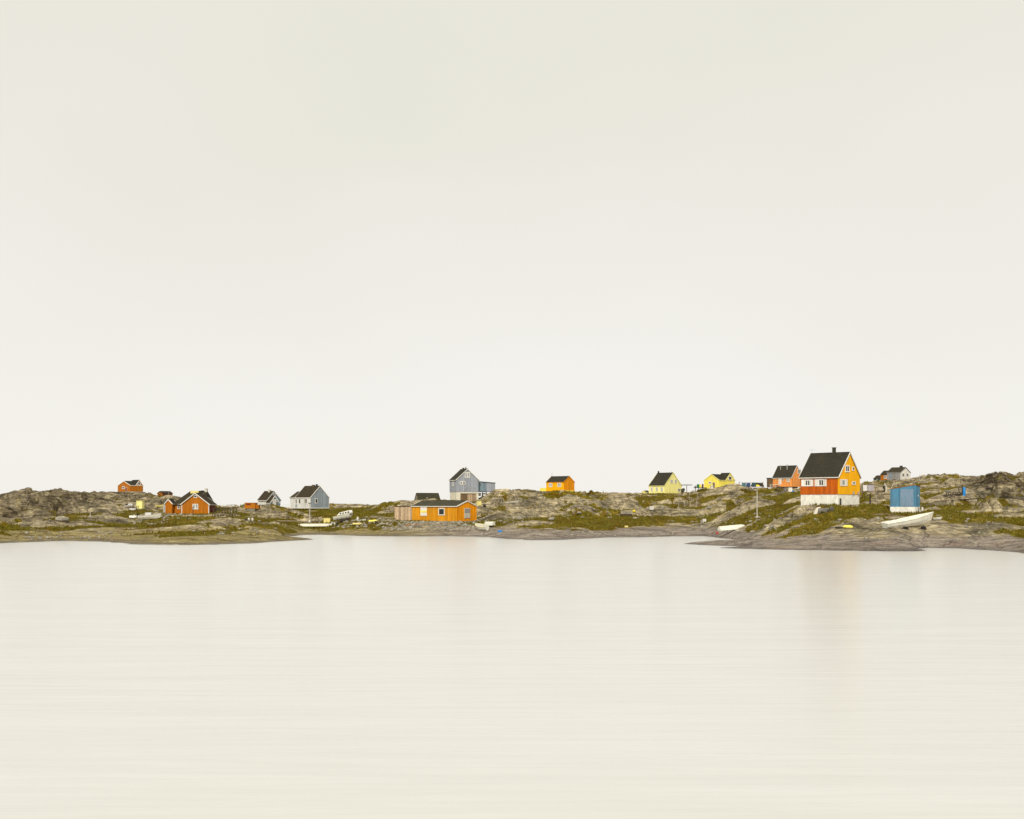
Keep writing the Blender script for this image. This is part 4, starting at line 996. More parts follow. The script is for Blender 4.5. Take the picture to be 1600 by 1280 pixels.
MB().box(L*-.54,-L*.49,-.2,.2,Hh*.3,Hh*1.1).build('outboard_motor', M['black'], r)
boat(208, 810, 11, 4, 'little white upturned tub in the grass left of the motorboat', M['boat_white'], yaw=5, up=True, beam=.5, name='dinghy', seats=False)
boat(249, 792.5, 12, 4, 'small yellow dinghy beyond the porch of the front-gabled house', M['boat_yellow'], yaw=4, beam=.4, name='dinghy', seats=False)
boat(292, 803.5, 17, 5.5, 'pale yellow upturned boat leaning at the front wall of the orange gabled house', M['boat_yellow'], yaw=-6, up=True, beam=.35)
boat(1181, 763.5, 28, 3.2, 'low lilac-grey boat lying on the crest near the yellow float', M['cloth_lilac'], yaw=3, up=True, beam=.25)
boat(801, 787.5, 20, 4, 'small white boat with two thin masts high on the central rocks', M['boat_white'], yaw=12, pitch=4, beam=.3, name='small_boat')
q = place(801,787)
for dx in (-3, 5):
    single(PX(q['m']).cyl((dx,0,0),(dx,0,10),.35,.25,n=5), 'mast', M['pole'], q, 'thin pale mast standing %s on the central rocks' % ('left of the small boat\'s middle' if dx < 0 else 'at the bow of the small boat'), 'mast', group='thin masts by the small boat')
boat(1465, 812.5, 13, 4.5, 'small white boat with dark cover right of the long rowing boat', M['boat_white'], yaw=3, beam=.4, name='dinghy', seats=False)
# cabin boat on a cradle
r, m, q = item('cabin_boat', 'white cabin boat with dark side windows standing on a dark cradle', 'boat', 537, 816.5, rot=(0,-R(9),R(8)))
L, Hh = 30*m, 9*m
mb, rl = hull(L, L*.36, Hh, False, .4, transom=.85); h_ = mb.build('hull', M['boat_white'], r); h_.location.z = 5*m
cb = PX(m).hexa([(-9,-3.6,12),(9,-3.6,13),(9,3.6,13),(-9,3.6,12),(-4,-2.9,16),(11,-2.9,17.5),(11,2.9,17.5),(-4,2.9,16)]).build('cabin', M['boat_white'], r)
for i in range(4):
    x = -4.2+4.0*i; PX(m).hexa([(x,-3.75,13.2+.1*i),(x+2.8,-3.75,13.5+.1*i),(x+2.8,-3.4,13.5+.1*i),(x,-3.4,13.2+.1*i),(x+.6,-3.35,15.3+.15*i),(x+3,-3.35,15.5+.15*i),(x+3,-3.1,15.5+.15*i),(x+.6,-3.1,15.3+.15*i)]).build('cabin_window', M['glass'], cb)
PX(m).cyl((11,-3,14),(16,-3,14),3.4,3.0,n=12).build('stern_cover', M['cloth_white'], r)
mb = PX(m)
for x in (-9,-2,5,10): mb.bar((x,-4,-4),(x,-3,8),1.0); mb.bar((x,4,-4),(x,3,8),1.0); mb.bar((x,-4,5.5),(x,4,5.5),.9)
mb.bar((-11,-4,2),(12,-4,4),.9); mb.build('cradle', M['wood_dark'], r)
PX(m).box(-6,9,-3,3,-2,6).build('cradle_blocks', M['wood_dark'], r)

# lamp posts
def lamp(u, vb, vt, label, dia=1.0, head='flat'):
    r, m, q = item('lamp_post', label, 'lamp post', u, vb, dz=-0.1, group='lamp posts'); h = (vb-vt)
    PX(m).cyl((0,0,0),(0,0,h-2),dia*.62,dia*.42,n=8).build('pole', M['pole'], r)
    PX(m).cyl((0,0,h-2),(0,0,h-.6),1.2,2.6,n=10).cyl((0,0,h-.6),(0,0,h),2.6,1.0,n=10).build('lamp_head', M['metal'], r)
    PX(m).cyl((0,0,0),(0,0,3),2.2,1.6,n=8).build('base', M['cream'], r)
    for k in range(2): PX(m).blob((2.5-5*k,-1,0.8),1.8,seed=k).build('stone', M['rock'], r)
lamp(484, 815.5, 785, 'pale lamp post in front of the blue-grey gabled house', 1.6)
lamp(1183, 809, 764, 'tall pale lamp post on the slope left of the big orange house', 1.4)
q = place(1183, 763, 200); single(PX(q['m']).blob((0,0,1.2),5,(1,1,.85),seed=3,rough=.03,n=12,m=8), 'float', M['yellow_bright'], q, 'round bright yellow float on the crest above the tall lamp post', 'float', dz=0, smooth=True)
def post(u, vb, vt, label, mat=None, d=.7, name='post', cat='post', lean=0, cap=False, group=None, dmin=100):
    q = place(u, vb, dmin); m = q['m']; h = vb-vt
    mb = PX(m).cyl((0,0,-1.5),(lean*h,0,h),d*.55,d*.4,n=6)
    if cap: mb.cyl((0,0,-.5),(0,0,.8),2.6,2.0,n=8)
    return single(mb, name, mat or M['pole'], q, label, cat, group=group)
post(141, 807, 797, 'short white post with round foot below the left rocks', cap=True, d=1)
post(301.5, 806, 792, 'dark upright post before the front-gabled house', M['wood_dark'], d=1)
post(257, 781, 768, 'thin flagpole above the small porch', M['pole'], d=.5, name='flagpole', cat='flagpole') if False else None
post(945, 772, 766.5, 'short leaning stick on the crest right of the middle orange cottage', M['wood_mid'], lean=-.5)
post(1359.5, 788, 772, 'dark charred post between the big house and the blue shed', M['black'], d=2.0)
post(1061, 793, 765, 'thin grey pole below the pale yellow house, left one', M['wood_grey'], d=.6, group='poles by the stake rack')
post(1077, 793, 773, 'thin grey pole at the middle of the stake rack', M['wood_grey'], d=.6, group='poles by the stake rack')
post(1090, 788, 774, 'thin grey pole with knob at the right of the stake rack', M['wood_grey'], d=.7, group='poles by the stake rack')
post(1389, 768, 754, 'slanting pale pole leaning by the laundry, behind the blue shed', d=.9, lean=.6, name='pole', cat='pole')
post(1437, 750, 743.5, 'small white marker post on the dark crest right of the grey house', d=.9)
post(355, 815, 808, 'short post at the left end of the long low pipe', M['wood_mid'], d=.7)

# long pole with cross wires left of the orange container
r, m, q = item('drying_rack', 'dark tangled drying rack of crossed sticks right of the front-gabled house', 'rack', 352, 806.5, yaw=2)
rng = random.Random(4)
for i in range(9):
    x = -18+4.4*i; mb = PX(m).bar((x-2,-1,-1),(x+1.5,1,12+rng.random()*2),.8).bar((x+2,-1,-1),(x-1.5,1,12+rng.random()*2),.8); mb.build('leg', M['wood_dark'], r)
PX(m).bar((-21,0,11.5),(21,0,12.5),.9).bar((-20,1,8),(20,1,8.5),.6).build('crossbar', M['wood_dark'], r)
r, m, q = item('line_pole', 'pale T-shaped line pole beside the dark drying rack', 'pole', 361.5, 806)
PX(m).cyl((0,0,-1),(0,0,16),.8,.6,n=6).build('pole', M['pole'], r); PX(m).bar((-8,0,15.8),(8,0,16.5),.7).build('crossbar', M['wood_mid'], r)
# orange container box
r, m, q = item('container', 'rusty orange open container on the crest left of the small teal house', 'container', 393, 795, yaw=-10)
PX(m).box(-9,8,-5,5,-1.5,6.8).build('body', M['orange_dark'], r); PX(m).box(-9.4,8.4,-5.4,5.4,6.81,7.4).build('rim', M['orange_brown'], r); PX(m).box(-6.5,1,-5.35,-5.02,3.8,6.0).build('opening', M['red_dark'], r)
PX(m).box(8.02,13,-3,3,-2,4).build('side_box', M['orange_brown'], r); PX(m).box(-8.5,7.5,-4.6,4.6,-9,-1.52).build('plinth', M['stone_wall'], r)
# storage box and the rack with white bags
r, m, q = item('storage_box', 'pale yellow square box standing in the grass left of the front-gabled house', 'box', 219.5, 797, yaw=-16)
PX(m).box(-5.2,5.2,-3,3,0,11.6).build('body', M['yellow_pale'], r); PX(m).box(-5.6,5.6,-3.4,3.4,11.62,12.3).build('lid', M['yellow_pale'], r); PX(m).box(-4.6,4.6,-2.6,2.6,-6,-0.02).build('plinth', M['stone_wall'], r)
r, m, q = item('bag_rack', 'wooden rack hung with white bags left of the pale yellow box', 'rack', 203, 797.5, yaw=3)
for x in (-8,-7,9): PX(m).bar((x,0,-1),(x*1.05,0,12),.8).build('post', M['pole'], r)
PX(m).bar((-10,0,11.2),(11,0,11.6),.6).build('crossbar', M['wood_pale'], r); PX(m).bar((-8,1,7),(3,1,1),.7).bar((9,1,7),(-2,1,1),.7).build('brace', M['wood_pale'], r)
for i, (x,z,s_) in enumerate(((2,8,3.4),(-3.5,6.5,1.6),(1.5,1.6,2.0),(7,1.4,2.2),(5,1,1.8))): PX(m).blob((x,-1,z),s_,(1.25,.9,.8),seed=i).build('bag', M['cloth_white'], r)
q = place(150, 792); single(PX(q['m']).bar((-22,0,2),(26,4,5.5),1.0,.9), 'long_beam', M['wood_pale'], place(184,791), 'long pale beam lying along the rocks left of the bag rack', 'beam')
# buckets, boxes and barrels
def crate(u, v, wpx, hpx, label, mat, name='crate', cat='crate', yaw=8, lid=True, group=None, dpx=None, dmin=100):
    r, m, q = item(name, label, cat, u, v, yaw=yaw, group=group, dmin=dmin); d = (dpx or wpx*.7)/2
    PX(m).box(-wpx/2,wpx/2,-d,d,-.6,hpx).build('body', mat, r)
    if lid: PX(m).box(-wpx/2-.25,wpx/2+.25,-d-.25,d+.25,hpx+.02,hpx+.6).build('lid', mat, r)
    return r, m
def barrel(u, v, dpx, hpx, label, mat, name='barrel', cat='barrel', tilt=0, group=None, dmin=100):
    r, m, q = item(name, label, cat, u, v, rot=(0, R(tilt), R(10)), group=group, dmin=dmin)
    PX(m).cyl((0,0,-.3),(0,0,hpx*.5),dpx*.46,dpx*.52,n=12).cyl((0,0,hpx*.5),(0,0,hpx),dpx*.52,dpx*.46,n=12).build('body', mat, r)
    PX(m).cyl((0,0,hpx),(0,0,hpx+.5),dpx*.48,dpx*.44,n=12).build('lid', mat, r)
barrel(389, 813.5, 3.2, 3.2, 'white bucket by the long pipe, left one of two', M['white'], 'bucket', 'bucket'); barrel(394.5, 813.5, 3, 3.6, 'white bucket by the long pipe, right one of two', M['white'], 'bucket', 'bucket')
crate(384.5, 813.5, 3.6, 2.8, 'dark crate left of two white buckets', M['wood_dark'])
crate(511, 817, 10, 6.5, 'pale yellow-white bundle box at the right end of the long white hull', M['boat_yellow'], name='storage_box', cat='box', lid=True)
for i, (u_, v_, w_, h_, mt, lb) in enumerate(((519,819.5,3.2,3.5,'cloth_lilac','grey-lilac canister at the tip of the long white hull'),(523,820.5,2.6,3,'white','small white canister near the cabin boat cradle'),(527,822,4.5,4,'roof_green','mossy drum below the cabin boat'),(559,813.5,3,5,'white','white upright tub right of the cabin boat'))):
    barrel(u_, v_, w_, h_, lb, M[mt], 'canister' if i < 2 else 'drum', 'canister' if i < 2 else 'drum')
boat(566, 815, 12, 5, 'small white skiff with dark inside right of the cabin boat', M['cloth_white'], yaw=-20, beam=.45, name='skiff', rail=M['black'], seats=False)
boat(559, 820, 15, 2.6, 'flat yellow boat cover lying in the grass below the skiff', M['boat_yellow'], yaw=2, up=True, beam=.4, name='boat_cover', cat='cover', seats=False)
boat(583, 816, 13, 3.6, 'yellow-orange kayak end near the pale pipes', M['yellow'], yaw=8, pitch=6, up=True, beam=.3, name='kayak', cat='kayak', seats=False)
barrel(588, 818.8, 4.5, 4, 'dark green drum below the yellow-orange kayak', M['roof_green'], 'drum', 'drum')
for k, (v_, lb) in enumerate(((811.5,'long pale pipe left of the boathouse, upper one'),(815.5,'long pale pipe left of the boathouse, lower one'))):
    q = place(603, v_); single(PX(q['m']).cyl((-15,0,.5),(15,3,2.5+k*.2),.75,.75,n=7), 'pipe', M['wood_pale'], q, lb, 'pipe', group='pale pipes left of the boathouse')
barrel(688, 814.8, 4.5, 6.4, 'dark green barrel standing under the boathouse window', M['green']); barrel(692, 815, 3.6, 6, 'green barrel right of the darker one under the boathouse window', M['green'])
barrel(696.5, 815, 3, 5.6, 'pale grey can beside the green barrels', M['cloth_lilac'], 'can', 'can'); 
q = place(701, 815.2); single(PX(q['m']).blob((0,0,1.3),3,(1.2,1,.8),seed=5), 'boulder', M['rock_dark'], q, 'dark stone against the boathouse wall, right of the grey can', 'boulder')
crate(748.5, 790, 7, 6, 'yellow crate on the rocks right of the boathouse gable', M['boat_yellow'], dpx=4)
barrel(757, 792, 4.2, 3.2, 'black drum right of the yellow crate', M['black'], 'drum', 'drum')
q = place(645, 821.5); single(PX(q['m']).bar((-11,0,.8),(11,1,1.6),1.3,1.0), 'plank', M['orange_dark'], q, 'orange plank lying on the stones before the peeling boards', 'plank')
for i, (u_, v_, L_, an) in enumerate(((632,820,16,4),(658,818.5,18,-3),(625,823,12,8),(668,820,14,5))):
    q = place(u_, v_); single(PX(q['m']).bar((-L_/2,0,.8),(L_/2,1,1.4),1.0,.8), 'driftwood_plank', M['wood_grey'], q, ['grey plank under the peeling boards','grey plank right of the orange plank','short grey plank lowest on the stony bank','grey plank below the boarded window'][i], 'plank', yaw=an, group='grey planks on the stony bank')
crate(781, 831.5, 6, 2.6, 'small bright blue box at the waterline right of the dinghies', M['bluebright'], name='box', cat='box', lid=False)
# frame trestles on the central rise
r, m, q = item('trestle', 'grey wooden trestle frame on the central rocks below the annex', 'trestle', 776, 786, yaw=5)
for x in (-7,-3,3,7):
    for y in (-2.5,2.5): PX(m).bar((x*1.15,y*1.3,-1),(x*.85,y,9.6),.8).build('leg', M['wood_grey'], r)
PX(m).box(-8,8,-3.2,3.2,9.6,10.4).build('top', M['wood_pale'], r); PX(m).bar((8,0,9),(14,-2,-1.5),.8).bar((-8,-2.6,2),(8,-2.6,8.5),.6).build('brace', M['wood_grey'], r)
# bench-like crate, white boxes
r, m, q = item('pallet_box', 'grey slatted box on dark skids beside a yellow ball in the central grass', 'crate', 979, 806, yaw=3)
for i in range(6): PX(m).box(-9+3*i,-6.2+3*i,-3,3,2.6,7.2).build('slat', M['wood_grey'], r)
PX(m).box(-8.6,8.6,-2.4,2.4,-.5,2.6).build('skid', M['wood_dark'], r)
q = place(990.5, 802.5); single(PX(q['m']).blob((0,0,1.8),2.4,seed=2,rough=.03,n=10,m=7), 'ball_float', M['yellow_bright'], q, 'yellow ball float at the right end of the slatted box', 'float', smooth=True)
crate(1018, 798, 6, 4.5, 'small white box on grass above the yellow lichen rocks', M['white'], name='box', cat='box')
crate(1100.5, 816.5, 5, 5, 'white block at the left of the upturned white boat', M['white'], name='block', cat='block', lid=False)
crate(978.5, 823.8, 5, 2, 'tiny pale yellow box on the green shore grass', M['boat_yellow'], name='box', cat='box', lid=False)
crate(1094, 823, 3.5, 2, 'flat pale stone block near the shore left of the white boat', M['cream'], name='block', cat='block', lid=False) if False else None
barrel(1121, 834.5, 4.5, 2.2, 'red buoy on the dark shore rock below the upturned boat', M['red'], 'buoy', 'buoy')
# umbrella-like rack and trestle table with oddments between the yellow houses
r, m, q = item('flat_rack', 'dark flat-topped rack on a post right of the pale yellow house', 'rack', 1073, 768.5, dmin=200)
PX(m).cyl((0,0,-2),(0,0,10),.5,n=6).build('post', M['wood_mid'], r); PX(m).box(-8,8,-3,3,10.4,11.4).build('top', M['black'], r)
q2 = place(1066.5,770,200); single(PX(q2['m']).blob((0,0,2),3,(1,1,1.2),seed=8), 'dark_bundle', M['roof_green'], q2, 'dark green bundle at the right corner of the pale yellow house', 'bundle')
r, m, q = item('work_table', 'dark trestle table left of the second yellow house', 'table', 1094, 767.5, dmin=200)
PX(m).box(-10,10,-3,3,4.6,5.5).build('top', M['black'], r)
for x in (-8.5,-3,3,8.5): PX(m).bar((x,-2.5,-1.5),(x*.9,-2,4.6),.9).build('leg', M['black'], r)
qt = dict(q); zt = q['z']+5.5*m
for i, (x, w_, h_, mt, lb, nm) in enumerate(((-7,4.5,3.6,'cloth_lilac','grey bundle on the left of the trestle table','bundle'),(0,4.5,4.6,'yellow_bright','yellow canister on the middle of the trestle table','canister'),(4,3,5.5,'red_dark','dark red canister right of the yellow one on the table','canister'),(-3.2,3,5,'green','green box between bundle and yellow canister on the table','box'))):
    b = PX(m).box(x-w_/2,x+w_/2,-2,2,.02,h_) if nm == 'box' else (PX(m).cyl((x,0,.02),(x,0,h_),w_/2,w_*.4,n=9) if nm == 'canister' else PX(m).blob((x,0,h_*.5),h_*.55,(1.3,1,.9),seed=i))
    single(b, nm, M[mt], dict(x=q['x'],y=q['y'],z=zt,m=m), lb, nm)
crate(1086, 769, 5, 3, 'white tub at the left foot of the trestle table', M['white'], name='tub', cat='tub', lid=False, dmin=200)
crate(1112, 763.5, 4, 4.5, 'grey box against the gable of the second yellow house', M['cream'], name='box', cat='box', dmin=200)
# stake rack
r, m, q = item('stake_rack', 'brown rack of upright stakes and rails below the pale yellow house', 'rack', 1077, 793, yaw=3)
for i in range(12):
    x = -17+3.1*i; PX(m).bar((x,-1,-1),(x+rng.uniform(-.6,.6),0,8+rng.random()*5),.55).build('stake', M['wood_mid'] if i%3 else M['wood_pale'], r)
PX(m).bar((-18,0,10.5),(18,0,11.5),.9).bar((-12,1.5,13),(20,1.5,13.5),.7).build('rail', M['wood_mid'], r)
# laundry on the crest
def sheetmesh(m, x0, x1, z0, z1, seed, sag=.4):
    rows = []; n = 8
    for k in range(4):
        t = k/3; row = []
        for i in range(n+1):
            s_ = i/n; row.append((x0+(x1-x0)*s_, math.sin(s_*9+seed+t*2)*.5*(.3+t), z1-(z1-z0)*t - sag*math.sin(math.pi*s_)*(1 if k == 0 else .4)))
        rows.append(row)
    back = [[(a,b+.12,c) for a,b,c in r_] for r_ in rows]
    return PX(m).grid(rows).grid(back)
qb = place(1168, 764, 200); r = thing('washing_line', 'washing line with posts on the crest right of the second yellow house', 'washing line', (qb['x'],qb['y'],qb['z'])); m = qb['m']
for x in (-13, 24): PX(m).cyl((x,0,-2),(x,0,11),.45,n=6).build('post', M['wood_mid'], r)
PX(m).cyl((-13,0,10),(24,0,9.4),.12,n=4).build('line', M['wood_mid'], r)
for i, (x0, x1, mt, lb) in enumerate(((-9,-2.5,'cloth_teal','teal cloth hanging on the crest washing line, leftmost'),(-1.8,4.5,'cloth_navy','navy cloth hanging second on the crest washing line'),(6.5,13.5,'teal_dark','dark cloth hanging third on the crest washing line'))):
    single(sheetmesh(m,x0,x1,2.8,9.4,i), 'hanging_cloth', M[mt], qb, lb, 'cloth', group='cloths on the crest washing line')
qb = place(1358, 774, 130, 330); r = thing('washing_line', 'washing line with pale sheets behind the right side of the big orange house', 'washing line', (qb['x'],qb['y'],qb['z'])); m = qb['m']
for x in (-10.5, 9.5): PX(m).cyl((x,0,-2),(x,0,17),.4,n=6).build('post', M['wood_mid'], r)
PX(m).cyl((-10.5,0,16.2),(9.5,0,15.6),.12,n=4).build('line', M['wood_mid'], r)
for i, (x0, x1, mt, lb) in enumerate(((-9.5,-3.2,'cloth_white','white sheet hanging nearest the big orange house'),(-2.4,7.5,'cloth_lilac','lilac-white sheet hanging right of the white one'))):
    single(sheetmesh(m,x0,x1,6.5,15.6,i+4), 'hanging_sheet', M[mt], qb, lb, 'sheet', group='sheets behind the big house')
r, m, q = item('covered_boat', 'brown covered round boat with white arch behind the blue shed', 'boat', 1378, 770)
PX(m).blob((-2,0,3.2),4.6,(1.15,.9,.75),seed=12,rough=.08,n=10,m=7).build('cover', M['wood_pale'], r)
mb = PX(m)
for i in range(6):
    a0, a1 = math.pi*i/6*.8, math.pi*(i+1)/6*.8; mb.bar((4+math.sin(a0)*3.2,0,11-math.cos(a0)*-2-i*1.5),(4+math.sin(a1)*3.2,0,11-math.cos(a1)*-2-(i+1)*1.5),1.0)
mb.build('arch', M['white'], r); PX(m).box(1.5,4.5,-1,1,0,9).build('dark_panel', M['black'], r)
# boulders and a leaning slab before the big house
r, m, q = item('leaning_slab', 'pale flat slab leaning on dark boulders before the big orange house', 'slab', 1276, 802.5, yaw=10)
PX(m).hexa([(-7,-2,-1),(1,-3.5,-1),(2,-1.5,-1),(-6,0,-1),(1,1,9.5),(7,0,10.5),(8,2,10.5),(2,3,9.5)]).build('slab', M['cream'], r)
for i, (u_, v_, s_, sq) in enumerate(((1283,801.5,5.2,(1.1,1,1)),(1291,800.5,5.4,(1.2,1,.85)),(1299,799,4.6,(.8,1,1.25)))):
    q = place(u_, v_); o = single(PX(q['m']).blob((0,0,s_*.45),s_,sq,seed=20+i,rough=.22,n=8,m=6), 'boulder', M['rock_dark'], q, ['dark boulder directly behind the leaning pale slab','middle dark boulder of three before the big orange house','pointed dark boulder below the cellar door'][i], 'boulder', group='dark boulders before the big house')
q = place(1325, 825.5); single(PX(q['m']).blob((0,0,1.4),6,(1.4,.7,.5),seed=33,rough=.12,n=10,m=6), 'yellow_tarpaulin', M['yellow'], q, 'yellow tarpaulin heap on bare rock between the shore and big house', 'tarpaulin')
q = place(1311, 826); single(PX(q['m']).blob((0,0,.8),4.5,(1.5,.7,.5),seed=34,rough=.12,n=10,m=6), 'moss_clump', M['roof_green'], q, 'mossy clump left of the yellow tarpaulin heap', 'moss')
q = place(811.5, 812.5); single(PX(q['m']).hexa([(-7,-2,-1),(7,-2,-1),(6,3,-1),(-6,3,-1),(-1.5,-.5,7.2),(1.5,-.5,7.5),(2,1.5,7.3),(-1,1.5,7)]), 'boulder', M['rock'], q, 'pale triangular boulder in the rock face right of the dinghies', 'boulder')
q = place(1356, 861.5); single(PX(q['m']).blob((0,0,1),2.6,(1,1,1),seed=35), 'boulder', M['rock_dark'], q, 'small black boulder at the waterline of the right slab', 'boulder')
for i, (u_, v_, s_, lb) in enumerate(((97,816,12,'large pale rounded boulder at the foot of the left rocks'),(78,815,3.5,'small white boulder left of the large rounded one'),(1070,789,4,'small boulder beside the stake rack'),(1108,796,6,'yellowish lichen boulder right of the stake rack'),(1206,825,6,'low boulder on the slope below the tall lamp post'),(1198,823,5,'yellowish flat boulder left of the low one'),(905,805,5,'pale boulder in the grass below the middle cottage'),(862,813,7,'flat pale lichen boulder above the green shore grass'),(1477,757,3,'small dark boulder near the right crest'))):
    q = place(u_, v_); m = q['m']; single(PX(m).blob((0,0,s_*.25),s_*.55,(1.5,1.1,.72),seed=50+i,rough=.16,n=10,m=7), 'boulder', M['rock_dark'] if i == 8 else M['rock'], q, lb, 'boulder', yaw=30*i)
# ramp with railing behind the big house
k_ = (1213-800)/F; qa = dict(x=k_*232, y=232.0, z=zpix(764.5,232.0)); qb = dict(x=(1252-800)/F*232)
r = thing('ramp', 'dark wooden ramp with railing leading down behind the big orange house', 'ramp', (qa['x'],qa['y'],qa['z']))
dv = Vector((qb['x']-qa['x'], 0, -(13.5/F)*qa['y'])); n_ = 10; sd = Vector((0,1.3,0))
for i in range(26):
    a = dv*(i/26); MB().box(a.x,a.x+dv.x/26-.03,0,1.3,a.z-.05,a.z).build('plank', M['wood_dark'], r)
for y in (0.0, 1.3):
    for i in range(n_+1):
        a = dv*(i/n_); MB().bar((a.x,y,a.z-.9),(a.x,y,a.z+.95),.08).build('post', M['wood_dark'], r)
    MB().bar((0,y,.92),(dv.x,y,dv.z+.92),.08).build('handrail', M['wood_dark'], r); MB().bar((0,y,.5),(dv.x,y,dv.z+.5),.06).build('rail', M['wood_dark'], r)
    MB().bar((0,y,-.15),(dv.x,y,dv.z-.15),.10,.22).build('stringer', M['wood_dark'], r)
crate(1234.5, 768.5, 5, 5.5, 'white box below the orange house behind the ramp', M['white'], name='box', cat='box', dmin=180)
crate(1226, 768, 3.2, 4.5, 'grey tub left of the white box behind the ramp', M['cloth_lilac'], name='tub', cat='tub', dmin=180)
crate(1237, 770.2, 5, 1.6, 'small blue box lying behind the ramp', M['bluebright'], name='box', cat='box', lid=False, dmin=180)
# clutter at the shed corner, coils, green thing
crate(1436.5, 801, 5, 3, 'pale crate at the right corner of the blue shed', M['cream'], lid=False); crate(1434.5, 801.5, 2.6, 8, 'dark narrow gas bottle box against the blue shed corner', M['black'], name='bottle_box', cat='box')
barrel(1441, 799.5, 3, 5, 'white can right of the pale crate by the blue shed', M['white'], 'can', 'can')
barrel(1426, 809.5, 4, 2.4, 'small green float on the rock above the rowing boat', M['green'], 'float', 'float')
def coil(u, v, rpx, label):
    q = place(u, v); m = q['m']; mb = MB()
    for k in range(3):
        rr = rpx*m*(1-.16*k); pts = [Vector((rr*math.cos(a*math.pi/7), rr*.8*math.sin(a*math.pi/7), .08+.09*k)) for a in range(15)]
        for a, b in zip(pts[:-1], pts[1:]): mb.bar(a, b, .10)
    mb.bar((-rpx*m,0,.06),(-rpx*m*2,-.1,.05),.08)
    single(mb, 'rope_coil', M['black'], q, label, 'rope', group='rope coils below the rowing boat')
coil(1415, 828, 4.2, 'dark rope coil below the middle of the long rowing boat'); coil(1443, 828.5, 4.2, 'thick dark rope coil below the bow of the long rowing boat')
# sledge with frame, blue barrel, pipe on the right
r, m, q = item('sledge', 'dark wooden sledge with upright frame on the right slope', 'sledge', 1491, 776.5, yaw=4)
for y in (-3,3): PX(m).bar((-14,y,1),(12,y,1.2),1.0,1.2).bar((-14,y,1),(-19,y,-.2),.8).build('runner', M['wood_dark'], r)
for i in range(9): PX(m).box(-12+2.7*i,-10+2.7*i,-3.6,3.6,4.6,5.4).build('slat', M['wood_dark'], r)
for x in (-11,-4,4,11):
    for y in (-3,3): PX(m).bar((x,y,1),(x,y,4.6),.8).build('strut', M['wood_dark'], r)
PX(m).bar((6,-3,5),(5.5,-3,14),.8).bar((12,-3,5),(11.5,-3,16),.9).bar((5.5,-3,14),(11.5,-3,16),.8).bar((6,-3,9),(12,-3,10),.6).build('upright_frame', M['black'], r)
PX(m).blob((-11,0,6.5),3.4,(1.5,1,.6),seed=77).build('load', M['rock_dark'], r)
q = dict(x=q['x'], y=q['y'], z=q['z'], m=m)
b_ = PX(m).cyl((15,0,-1),(15,0,6),2.4,2.8,n=12).cyl((15,0,6),(15,0,13),2.8,2.4,n=12)
single(b_, 'blue_barrel', M['bluebright'], place(1491,776.5), 'tall bright blue barrel at the right end of the dark sledge', 'barrel')
q = place(1513, 785.5); r = thing('pipeline', 'long dark pipe on short supports across the right slope', 'pipe', (q['x'],q['y'],q['z']+.15)); m = q['m']
PX(m).cyl((-38,-2,-.5),(-4,0,2.2),.95,n=8).build('pipe', M['black'], r); PX(m).cyl((-3.9,0,2.2),(34,3,5.2),.85,n=8).build('pipe', M['black'], r)
for x, z in ((-30,0),(-4,2),(15,3.5),(30,4.8)): PX(m).bar((x,0,z-9),(x,0,z),1.2).build('support', M['wood_dark'], r)
q = place(440, 816.5); r = thing('low_pipe', 'long thin pale pipe lying low across the grass below the blue-grey house', 'pipe', (q['x'],q['y'],q['z']+.1)); m = q['m']
PX(m).cyl((-60,0,1.4),(40,1,.6),.55,n=7).build('pipe', M['wood_pale'], r)
for x in (-50,-25,8,30): PX(m).bar((x,.5,-3),(x,.5,1.2),.7).build('support', M['wood_mid'], r)

# ------------------------------------------------------------------ rubble and grass
def stones():
    rng = random.Random(12); mb = MB(); n = 0
    zones = [(600,745,816,829,420),(240,300,800,812,70),(205,262,806,820,110),(520,612,812,826,170),(745,830,805,818,60),(40,180,832,845,70),(300,440,826,836,50),(1080,1240,800,832,110),(800,1080,790,812,120),(1250,1560,806,850,110),(380,420,805,816,40),(860,1060,830,838,50),(1395,1470,742,756,50)]
    VV = V0+(H-GZ)/GD*F
    for (u0,u1,v0,v1,c) in zones:
        pool = np.flatnonzero(((GUU>u0)&(GUU<u1)&(VV>v0)&(VV<v1)&(GZ>.1)).ravel())
        for _ in range(c):
            if len(pool) == 0: continue
            i_ = int(pool[rng.randrange(len(pool))]); q = dict(x=float(GX.flat[i_]), y=float(GD.flat[i_]), z=float(GZ.flat[i_]), m=float(GD.flat[i_])/F)
            s_ = rng.uniform(.4,1.0)**2*2.4*q['m']+.04
            mb.blob((q['x'],q['y'],q['z']+s_*.25), s_, (rng.uniform(.9,1.6),rng.uniform(.8,1.2),rng.uniform(.5,.9)), seed=rng.random(), rough=.22, n=6, m=4)
    o = mb.build('loose_stones', M['rock'], None); tag(o, 'loose stones scattered over the banks and round the boathouse', kind='stuff')
stones()
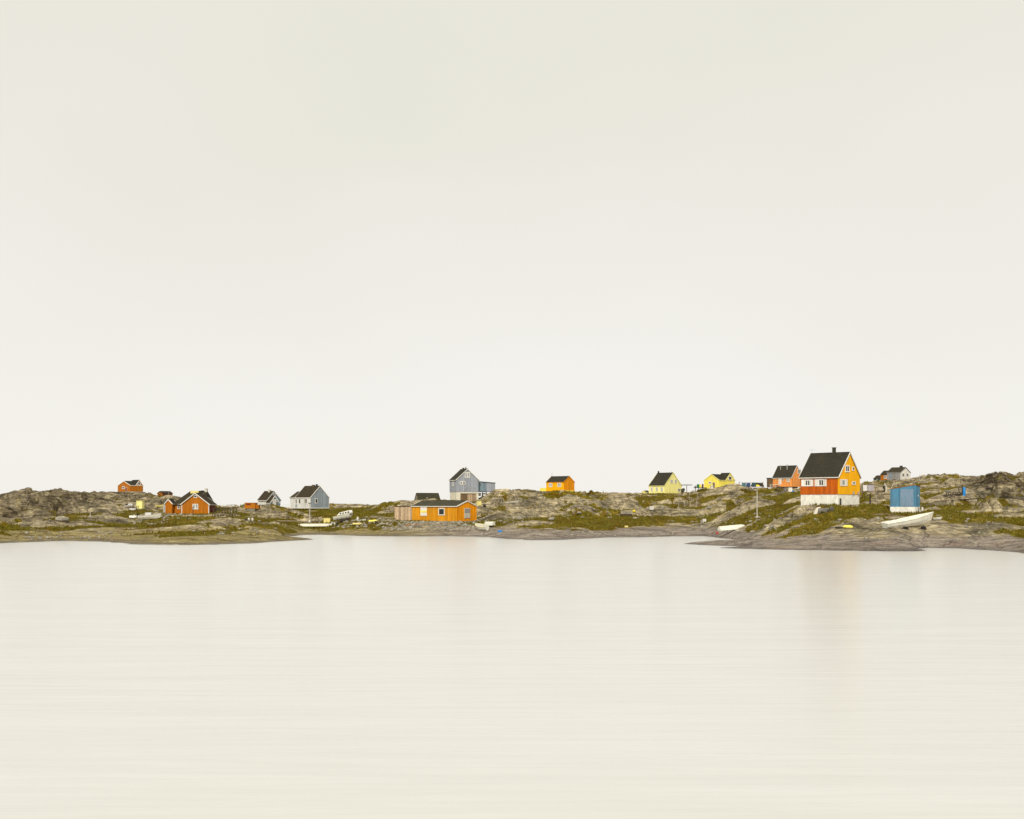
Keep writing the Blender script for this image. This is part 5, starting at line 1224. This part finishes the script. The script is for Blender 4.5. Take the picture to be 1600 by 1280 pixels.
def grass():
    m, nt, bs = newmat('dry_grass'); pos = nt.nodes.new('ShaderNodeNewGeometry').outputs['Position']
    a = noise(nt, pos, 0.9, 4, .7)
    c = ramp(nt, a, [(.32,(.050,.034,.004)),(.46,(.14,.10,.006)),(.54,(.11,.108,.009)),(.66,(.27,.20,.035))])
    nt.links.new(c, bs.inputs['Base Color']); bs.inputs['Roughness'].default_value = .9; bs.inputs['Specular IOR Level'].default_value = .1
    rs = np.random.RandomState(5)
    ok = (GG > .55) & (GUU > -40) & (GUU < 1640) & (GTT < 1.02) & (GZ > .35)
    idx = np.flatnonzero(ok.ravel()); idx = rs.choice(idx, min(62000, len(idx)), replace=False)
    X = GX.ravel()[idx]+rs.uniform(-.25,.25,len(idx)); Y = GD.ravel()[idx]+rs.uniform(-.12,.12,len(idx)); Z = GZ.ravel()[idx]
    V = []; k = 3
    for j in range(k):
        a = rs.uniform(0, np.pi, len(idx)); w_ = rs.uniform(.05,.13,len(idx)); h = rs.uniform(.10,.34,len(idx))*(1+.6*np.sin(X*.7+np.sin(Y*.5)*2)**3)
        ox, oy = rs.uniform(-.15,.15,len(idx)), rs.uniform(-.15,.15,len(idx)); lx, ly = rs.uniform(-.12,.12,len(idx)), rs.uniform(-.12,.12,len(idx))
        p0 = np.stack([X+ox-np.cos(a)*w_, Y+oy-np.sin(a)*w_, Z-.06], -1); p1 = np.stack([X+ox+np.cos(a)*w_, Y+oy+np.sin(a)*w_, Z-.06], -1); p2 = np.stack([X+ox+lx, Y+oy+ly, Z+h], -1)
        V.append(np.stack([p0,p1,p2], 1))
    V = np.concatenate(V, 0).reshape(-1,3).astype(np.float32); nv = len(V); nf = nv//3
    me = bpy.data.meshes.new('grass'); me.vertices.add(nv); me.vertices.foreach_set('co', V.ravel()); me.loops.add(nv); me.loops.foreach_set('vertex_index', np.arange(nv, dtype=np.int32))
    me.polygons.add(nf); me.polygons.foreach_set('loop_start', np.arange(nf, dtype=np.int32)*3); me.update(calc_edges=True); me.materials.append(m)
    o = bpy.data.objects.new('grass', me); COL.objects.link(o); tag(o, 'short rough grass in the hollows between the rocks', kind='stuff')
grass()
